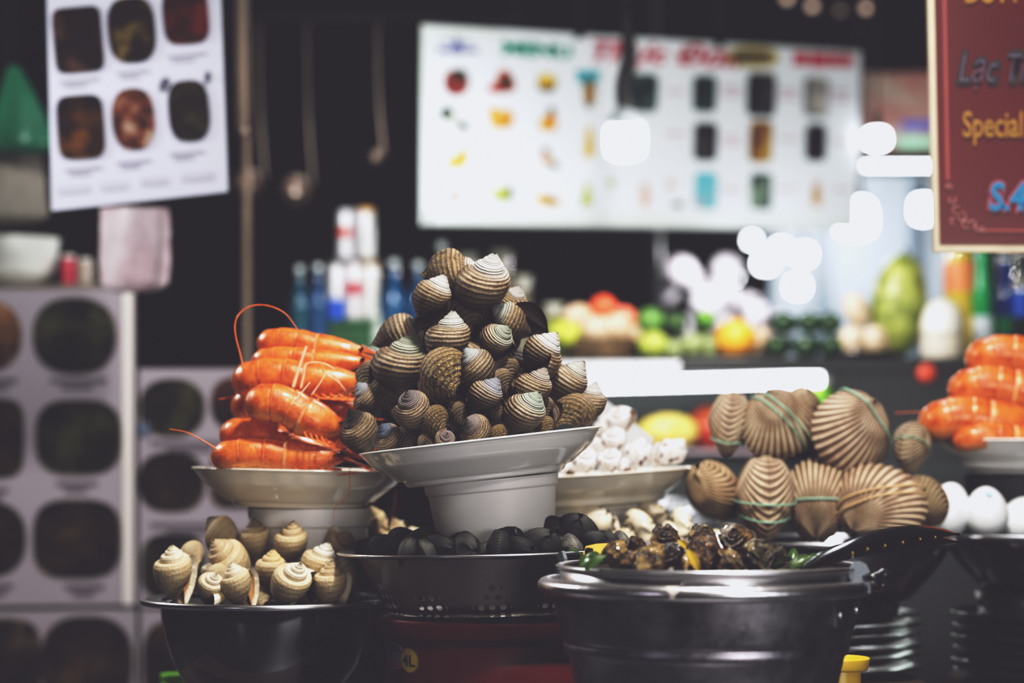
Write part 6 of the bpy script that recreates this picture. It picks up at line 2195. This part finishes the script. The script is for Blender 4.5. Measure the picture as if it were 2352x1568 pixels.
def fruit(name, label, cat, px, pb, Y, w_, h_, mat, group=None, rot=0, lump=0.03, stem=None, seed=0, d=None):
    """fruit whose underside is at pixel row pb"""
    k = S(Y)
    me = sphere('%s_skin' % name, 1, mat, (w_ / 2 * k, (d or min(w_, h_)) / 2 * k, h_ / 2 * k), 0, 28, 18)
    if lump:
        for v in me.vertices:
            q = Vector((v.co.x / (w_ / 2 * k), v.co.y / (w_ / 2 * k), v.co.z / (h_ / 2 * k)))
            v.co = v.co * (1 + lump * noise.noise(q * 1.6 + Vector((seed, px, 0))))
    ext = sqrt((w_ / 2 * sin(radians(rot))) ** 2 + (h_ / 2 * cos(radians(rot))) ** 2)
    if stem:
        t = thing(name, label, cat, P(px, pb - ext, Y), group, (0, radians(rot), 0))
        ob('fruit_body', me, t)
        ob('stem', fixn(mesh('stem', *tube_v([Vector((0, 0, h_ * .47 * k)), Vector((w_ * .04 * k, 0, h_ * .6 * k))], 2.4 * k, 6), stem)), t)
        return t
    o = ob(name, me, None, P(px, pb - ext, Y), (0, radians(rot), 0))
    return tag(o, label, cat, group)


M_STEM = flat('brown_stem', (0.06, 0.05, 0.02), 0.7)
zin = 1060
fruit('mango', 'big yellow mango inside the display case', 'mango', 1535, 1030, YD + 0.08, 142, 80, M_MANGO, None, 0, 0.05, M_STEM)
fruit('red_tomato', 'large red orange fruit in the display case beside the yellow mango', 'tomato', 1632, 1032, YD + 0.14, 112, 100, food('tomato_skin', (0.62, 0.10, 0.03), (0.72, 0.16, 0.06), (0.5, 0.04, 0.03), 10, 0.3), None, 0, 0.03, M_STEM)
fruit('lettuce', 'bright lime green lettuce under the right end of the case tube', 'lettuce', 1884, 945, YD + 0.03, 74, 74, flat('lettuce_green', (0.28, 0.62, 0.06), 0.4, 0, 0.3, 30), None, 0, 0.25)
crs = thing('wire_shelf', 'inner shelf of the display case under the mango', 'shelf', (P(1580, 0, YD + .1).x, YD + .1, P(0, 1032, YD + .08).z))
ob('shelf_plate', box('shelf_plate', -0.14, 0.14, -0.09, 0.09, -0.006, 0, flat('shelf_pinkish', (0.42, 0.34, 0.38), 0.4)), crs)
for x in (-0.13, 0.13):
    ob('bracket', box('bracket', x - .004, x + .004, -0.08, 0.08, P(0, 1062, YD).z - P(0, 1032, YD + .08).z, -0.006, M_CASE), crs)
lts = thing('lettuce_shelf', 'small inner ledge of the display case under the lettuce', 'shelf', (P(1884, 0, YD + .05).x, YD + 0.05, P(0, 946, YD + .03).z))
ob('shelf_plate', box('shelf_plate', -0.03, 0.03, -0.04, 0.06, -0.006, 0, M_CASE), lts)
ob('bracket', box('bracket', -0.004, 0.004, -0.03, 0.05, P(0, 1062, YD).z - P(0, 946, YD + .03).z, -0.006, M_CASE), lts)
rt = ob('red_pepper', sphere('red_pepper', 22 * k, flat('pepper_red', (0.72, 0.11, 0.06), 0.35), (1, .6, .95), 0.05), None, P(2138, 856, YD - 0.06))
rt.location.y = YD - 0.018 - 22 * k * .6
tag(rt, 'round red sticker-like knob on the dark front of the display case', 'knob')
rt.name = 'case_knob'

# on the top slab (slab front edge YD-.02; things stand at YD+.08..)
zt_row = 822
TOPY = YD + 0.06
ky = S(TOPY)
pb0 = HOR - (zt - CZ) * F / TOPY  # pixel row of slab top at TOPY


def on_top(name, label, cat, px, pb, w_, h_, mat, group=None, rot=0, dy=0.0, lump=0.03, stem=None, seed=0):
    return fruit(name, label, cat, px, pb, TOPY + dy, w_, h_, mat, group, rot, lump, stem, seed)


# left: yellow green mango, basket of tan fruit with tomatoes
M_GM = flat('yellow_green_skin', (0.42, 0.46, 0.06), 0.35, 0, 0.25, 14)
M_GMD = flat('olive_skin', (0.16, 0.17, 0.03), 0.4, 0, 0.3, 14)
on_top('green_mango', 'bright yellow green mango left of the basket', 'mango', 1302, 800, 84, 62, M_GM, None, 20, -0.0, 0.06, M_STEM)
on_top('green_mango', 'dark olive mango lying under the bright yellow green one', 'mango', 1292, pb0 - 1, 92, 48, M_GMD, None, -10, 0.03, 0.06)
on_top('green_mango', 'olive mango standing behind the bright yellow green one', 'mango', 1262, pb0 - 1, 60, 110, M_GMD, None, 25, 0.12, 0.06)
bkx = P(1380, 0, TOPY).x
bkt = thing('wicker_basket', 'brown wicker basket of tan fruit and red tomatoes on the display case', 'basket', (bkx, TOPY + 0.02, zt))
M_WICK = flat('wicker_brown', (0.17, 0.11, 0.06), 0.6, 0, 0.5, 50, bmp=0.6)
ob('basket_body', lathe_me('basket_body', bevelled([(r * ky, z * ky) for r, z in [(0, 0), (62, 0), (70, 4), (84, 44), (86, 50), (78, 50), (64, 8), (0, 8)]]), M_WICK, 48), bkt)
M_TANF = food('tan_fruit_skin', (0.62, 0.44, 0.30), (0.70, 0.53, 0.38), (0.50, 0.34, 0.22), 16, 0.5)
GTF = 'tan fruit in the wicker basket'
for (px, pb, r_, dy, lab) in ((1330, 770, 80, .02, 'tan fruit at the top left of the basket'), (1372, 790, 72, -.02, 'tan fruit at the front of the basket'), (1415, 788, 74, .0, 'tan fruit right of the front one in the basket'), (1444, 796, 60, .02, 'tan fruit at the right end of the basket')):
    on_top('sapodilla', lab, 'fruit', px, pb, r_, r_ * .9, M_TANF, GTF, 0, dy, 0.05, M_STEM)
M_TOM = flat('tomato_red', (0.78, 0.12, 0.045), 0.25, 0, 0.1, 8)
on_top('tomato', 'bright red tomato on top of the basket', 'tomato', 1386, 734, 62, 56, M_TOM, None, 0, .01, 0.02, M_STEM)
on_top('tomato', 'paler red tomato right of the top one on the basket', 'tomato', 1432, 757, 62, 54, flat('tomato_red_pale', (0.80, 0.20, 0.13), 0.25, 0, 0.1, 8), None, 0, .01, 0.02, M_STEM)
M_LG = flat('leafy_green', (0.12, 0.24, 0.06), 0.35, 0, 0.4, 14)
M_YG = flat('guava_green', (0.36, 0.42, 0.08), 0.35, 0, 0.2, 14)
M_PG = flat('pale_olive', (0.25, 0.30, 0.13), 0.35, 0, 0.2, 14)
GL = 'green fruit between basket and orange'
on_top('guava', 'yellow green guava nearest to the basket', 'guava', 1500, pb0, 72, 66, M_YG, GL, 0, 0, 0.04, M_STEM)
on_top('guava', 'small pale green guava second from the basket', 'guava', 1548, pb0, 46, 46, M_PG, GL, 0, -.01, 0.04, M_STEM)
on_top('guava', 'pale green guava third from the basket', 'guava', 1590, pb0 - 2, 56, 60, M_PG, GL, 0, .01, 0.04, M_STEM)
on_top('guava', 'dull olive guava just left of the orange', 'guava', 1632, pb0, 44, 46, M_PG, GL, 0, .03, 0.04, M_STEM)
on_top('green_apple', 'green apple behind the yellow green guava', 'apple', 1494, 768, 68, 62, M_LG, GL, 0, .07, 0.04, M_STEM)
on_top('green_apple', 'darker green apple behind the pale guavas', 'apple', 1552, 768, 54, 52, flat('apple_dark', (0.05, 0.10, 0.03), 0.3), GL, 0, .08, 0.04, M_STEM)
on_top('green_apple', 'dull green apple under the small bright green lime', 'apple', 1624, pb0 - 2, 62, 60, M_PG, GL, 0, .1, 0.04)
on_top('lime', 'small bright green lime at the back left of the orange', 'lime', 1622, 752, 44, 42, flat('lime_bright', (0.16, 0.36, 0.05), 0.3), GL, 0, .1, 0.04, M_STEM)
M_ORG = flat('orange_peel', (0.74, 0.34, 0.03), 0.35, 0, 0.12, 12, bmp=0.1)
on_top('orange', 'single round orange in the middle of the display case top', 'orange', 1690, pb0, 96, 94, M_ORG, None, 0, -.02, 0.02, M_STEM)
on_top('tan_pear', 'tan pear leaning behind the orange', 'pear', 1742, pb0 - 8, 56, 70, M_TANF, None, 20, .05, 0.05, M_STEM)
M_AVO = flat('avocado_skin', (0.016, 0.045, 0.014), 0.22, 0, 0.4, 14)
GA = 'dark avocados stacked right of the orange'
for (px, pb, w_, h_, dy, lab) in ((1784, pb0, 66, 56, 0, 'dark avocado in the bottom row next to the orange'), (1852, pb0, 66, 56, 0, 'dark avocado in the middle of the bottom row'), (1912, pb0, 62, 56, .0, 'dark avocado at the right of the bottom row'), (1800, 768, 64, 52, .02, 'dark avocado at the left of the upper row'), (1860, 768, 62, 52, .02, 'dark avocado in the middle of the upper row'), (1908, 768, 52, 52, .02, 'dark avocado at the right of the upper row')):
    on_top('avocado', lab, 'avocado', px, pb, w_, h_, M_AVO, GA, 0, dy, 0.05, M_STEM)
M_POT = food('buff_skin', (0.60, 0.48, 0.34), (0.68, 0.56, 0.41), (0.50, 0.38, 0.26), 16, 0.5)
GP2 = 'buff potatoes on a steel dish'
dsh = ob('steel_dish', lathe_me('steel_dish', [(r * ky, z * ky) for r, z in [(0, 0), (60, 0), (84, 14), (86, 16), (82, 15), (58, 4), (0, 4)]], M_MIRROR, 48), None, (P(1975, 0, TOPY).x, TOPY, zt))
tag(dsh, 'small steel dish under the three buff potatoes', 'dish')
for (px, pb, w_, h_, rot, dy, lab) in ((1958, pb0 - 5, 64, 74, 12, 0, 'buff potato at the lower left on the steel dish'), (2010, pb0 - 5, 66, 74, -14, 0, 'buff potato at the lower right on the steel dish'), (1968, 752, 58, 84, -24, .02, 'buff potato balanced on top of the other two')):
    on_top('potato', lab, 'potato', px, pb, w_, h_, M_POT, GP2, rot, dy, 0.05)
# big green soursop in plastic wrap
M_SOUR = food('soursop_skin', (0.16, 0.20, 0.05), (0.34, 0.38, 0.10), (0.48, 0.52, 0.20), 40, 0.3)
me = sphere('soursop_skin', 1, M_SOUR, (66 * ky, 60 * ky, 124 * ky), 0.05, 36, 28)
ss = thing('soursop', 'tall yellow green soursop standing on the display case', 'fruit', P(2064, pb0 - 122, TOPY + 0.06), rot=(0, radians(6), 0))
ob('fruit_body', me, ss)
ob('stem', fixn(mesh('stem', *tube_v([Vector((0, 0, 118 * ky)), Vector((0.003, 0, 136 * ky))], 4 * ky, 8), M_STEM)), ss)
# trimmed white coconut
cn = thing('trimmed_coconut', 'white trimmed coconut with a domed top beside the soursop', 'coconut', (P(2166, 0, TOPY).x, TOPY, zt))
M_COC = flat('coconut_white', (0.84, 0.82, 0.74), 0.5, 0, 0.05, 16)
M_COC2 = flat('coconut_cream', (0.66, 0.60, 0.50), 0.55, 0, 0.05, 16)
ob('lower_part', lathe_me('lower_part', bevelled([(r * ky, z * ky) for r, z in [(0, 0), (46, 0), (50, 4), (52, 58), (0, 58)]]), M_COC2, 40), cn)
ob('domed_top', lathe_me('domed_top', [(r * ky, z * ky) for r, z in [(0, 56), (50, 56), (51, 62), (49, 90), (42, 112), (28, 130), (10, 138), (0, 139)]], M_COC, 40), cn)
bottle('low pale jar left of the basket', 1272, HOR - (zt - CZ) * F / (TOPY + .22), TOPY + .22, 50, 140, (0.46, 0.44, 0.36), None, None, (0.6, 0.6, 0.52), neck=0.8)
# right bottles
YR2 = TOPY + 0.10
pb2 = HOR - (zt - CZ) * F / YR2
bottle('bottle with an orange label and white top under the red sign', 2205, pb2, YR2, 74, 285, (0.62, 0.46, 0.06), (0.85, 0.28, 0.12), 'bottles under the red sign', (0.85, 0.88, 0.88), neck=.75, lp=(.56, .80))
bottle('bright green bottle with a white label under the red sign', 2258, pb2, YR2 - .03, 48, 290, (0.005, 0.30, 0.10), (0.68, 0.76, 0.82), 'bottles under the red sign', (0.0, 0.3, 0.1), neck=.62, lp=(.10, .36))
bottle('blue bottle with green foot right of the bright green one', 2306, pb2, YR2, 44, 250, (0.005, 0.06, 0.33), (0.0, 0.25, 0.08), 'bottles under the red sign', (0.75, 0.78, 0.84), neck=.6, lp=(.24, .42))
bottle('dark bottle with a blue band at the right picture edge', 2345, pb2, YR2, 46, 270, (0.01, 0.02, 0.02), (0.01, 0.10, 0.50), 'bottles under the red sign', (0.75, 0.78, 0.84), neck=.6, lp=(.38, .60))
# pink wrapped packets glinting under the lamps
M_PINKB = flat('pink_wrap', (0.86, 0.76, 0.84), 0.12, 0, 0.3, 30, coat=0.6, emit=0.0)
GPK = 'shiny pink packets piled under the far lamps'
zpk = P(0, 784, 5.4).z
st5 = thing('packet_table', 'dark table under the pink packets at the back', 'table', (P(1660, 0, 5.4).x, 5.4, 0))
ob('table_top', box('table_top', -0.32, 0.32, -0.15, 0.15, zpk - .02, zpk, M_DARKWALL), st5)
for x in (-.28, .28):
    ob('leg', box('leg', x - .015, x + .015, -.1, .1, 0, zpk - .02, M_DARKWALL), st5)
PKL = ['leftmost pink packet of the bottom row', 'second pink packet of the bottom row', 'third pink packet of the bottom row', 'fourth pink packet of the bottom row', 'rightmost pink packet of the bottom row', 'leftmost pink packet of the middle row', 'second pink packet of the middle row', 'third pink packet of the middle row', 'rightmost pink packet of the middle row', 'left pink packet of the top row', 'middle pink packet of the top row', 'right pink packet of the top row']
kk = S(5.4)
pm = sphere('pink_packet', 1, M_PINKB, (36 * kk, 26 * kk, 34 * kk), 0.35, 24, 14, 3)
for i in range(12):
    if i < 5:
        px, py = 1560 + i * 56, 740
    elif i < 9:
        px, py = 1545 + (i - 5) * 58, 684
    else:
        px, py = 1545 + (i - 9) * 60, 630
    px += 16 * sin(i * 2.3)
    py += 12 * cos(i * 3.1)
    o = ob('pink_packet', pm, None, P(px, py, 5.4 + 0.04 * (i % 3)), (0.6 * i, 0.4 * i, 1.1 * i), 0.85 + 0.3 * ((i * 7) % 5) / 4)
    tag(o, PKL[i] + ' under the far lamps', 'packet', GPK)
# bright rear booth wall and its posts
M_BOOTH = flat('pale_blue_wall', (0.48, 0.54, 0.60), 0.5, 0, 0.15, 2)
xb0, xb1 = P(1770, 0, 6.6).x, P(2240, 0, 6.6).x
bo = thing('booth_partition', 'pale blue grey partition of a bright booth far behind', 'partition', ((xb0 + xb1) / 2, 6.6, 0))
hw = (xb1 - xb0) / 2
ob('partition_panel', box('partition_panel', -hw, hw, -0.01, 0.01, 0, P(0, 400, 6.6).z, M_BOOTH), bo)
for px, w_ in ((1900, 16), (2110, 10)):
    x = P(px, 0, 6.5).x - (xb0 + xb1) / 2
    ob('vertical_trim', box('vertical_trim', x - w_ * S(6.5), x + w_ * S(6.5), -0.05, -0.011, 0, P(0, 410, 6.5).z, flat('trim_slate', (0.20, 0.25, 0.30), 0.4)), bo)
gp = thing('thin_pole', 'thin grey pole at the back left of the pink packets', 'pole', (P(1508, 0, 5.0).x, 5.0, 0))
ob('shaft', fixn(mesh('shaft', *tube_v([Vector((0, 0, 0)), Vector((0, 0, HC))], 11 * S(5.0), 10), flat('grey_pole', (0.30, 0.31, 0.34), 0.4))), gp)

# ------------------------------------------------------------------ room
M_FLOOR = flat('dark_floor', (0.02, 0.02, 0.02), 0.5, 0, 0.3, 2)
struct('floor', box('floor', -3.4, 3.4, -1.2, 8.0, -0.1, 0, M_FLOOR))
struct('ceiling', box('ceiling', -3.4, 3.4, -1.2, 8.0, HC, HC + 0.1, M_DARKWALL))
struct('wall_back', box('wall_back', -3.4, 3.4, 7.9, 8.0, 0, HC, M_DARKWALL))
struct('wall_left', box('wall_left', -3.4, -3.3, -1.2, 7.9, 0, HC, M_DARKWALL))
struct('wall_right', box('wall_right', 3.3, 3.4, -1.2, 7.9, 0, HC, M_DARKWALL))

# ================================================================== LIGHTS
def area(name, loc, tgt, size, power, col=(1, 1, 1), sy=None, spread=None):
    d = bpy.data.lights.new(name, 'AREA')
    d.energy = power
    d.color = col
    d.size = size
    if sy:
        d.shape = 'RECTANGLE'
        d.size_y = sy
    if spread:
        d.spread = radians(spread)
    o = bpy.data.objects.new(name, d)
    COL.objects.link(o)
    o.location = loc
    v = Vector(tgt) - Vector(loc)
    o.rotation_euler = v.to_track_quat('-Z', 'Y').to_euler()
    return o


def point(name, loc, power, col=(1, 1, 1), r=0.03):
    d = bpy.data.lights.new(name, 'POINT')
    d.energy = power
    d.color = col
    d.shadow_soft_size = r
    o = bpy.data.objects.new(name, d)
    COL.objects.link(o)
    o.location = loc
    return o


area('stall_key', (0.22, 1.55, 2.25), (0.0, 2.05, 1.2), 0.12, 24, (1.0, 0.96, 0.90))
area('front_key', (0.35, 0.9, 1.95), (0.0, 2.1, 1.15), 0.25, 4.5, (1.0, 0.96, 0.92))
area('stall_back', (0.35, 2.75, 2.25), (0.1, 2.1, 1.2), 0.2, 6, (0.92, 0.96, 1.0))
area('left_rim', (-0.95, 2.5, 1.75), (-0.15, 2.15, 1.2), 0.15, 6, (1.0, 0.97, 0.94))
area('right_streak', (0.95, 0.75, 1.20), (0.2, 1.9, 1.1), 0.10, 1.6, (0.85, 0.93, 1.0), 0.5)  # added strip light out of view, draws a bright streak on the bucket
area('left_streak', (-0.75, 0.8, 1.2), (-0.1, 2.0, 1.1), 0.08, 0.9, (0.93, 0.86, 1.0), 0.5)  # added out of view for vertical streaks on the left steel bowl
area('front_fill', (0.75, 0.35, 1.18), (0.0, 2.1, 1.2), 0.6, 10.0, (1.0, 0.96, 0.95))
point('board_bulb_light', P(1436, 345, 3.33), 0.8, (0.92, 0.96, 1))
point('board_bulb_light', P(1960, 520, 3.9), 0.9, (0.92, 0.96, 1))
area('board_wash', P(1300, 900, 3.2), P(1400, 300, 3.95), 0.5, 1.2, (0.92, 0.96, 1.0))
area('left_sign_light', P(420, 1000, 2.0) + Vector((0.0, 0, 0.55)), P(320, 250, 2.72), 0.3, 0.28, (0.95, 0.95, 1.0))
area('left_board_light', P(100, 300, 2.5), P(150, 1000, 3.2), 0.4, 1.1, (1.0, 0.92, 0.95))
area('left_edge_light', P(60, 60, 2.9), P(30, 500, 3.4), 0.1, 1.2, (0.98, 1.0, 0.98))  # added light that brightens the goods at the left edge
point('bowl_light', P(-10, 500, 3.38), 0.6, (1, 1, 0.97), 0.02)  # extra light set beside the white bowls to make them glow
area('case_top_light', P(1750, 250, 3.3), P(1750, 800, 3.6), 0.10, 2.6, (1.0, 0.97, 0.93))
point('booth_light', P(1960, 500, 6.1), 14, (0.93, 0.96, 1), 0.1)
point('packet_light', P(1700, 560, 5.2), 6, (0.97, 0.95, 1), 0.02)
area('bottle_light', P(800, 200, 3.4), P(800, 700, 3.9), 0.06, 1.7, (0.96, 0.97, 1.0))
area('red_sign_light', P(2100, 900, 2.1) + Vector((0, -0.4, 0)), P(2230, 480, 2.4), 0.12, 0.04, (1.0, 0.92, 0.9))
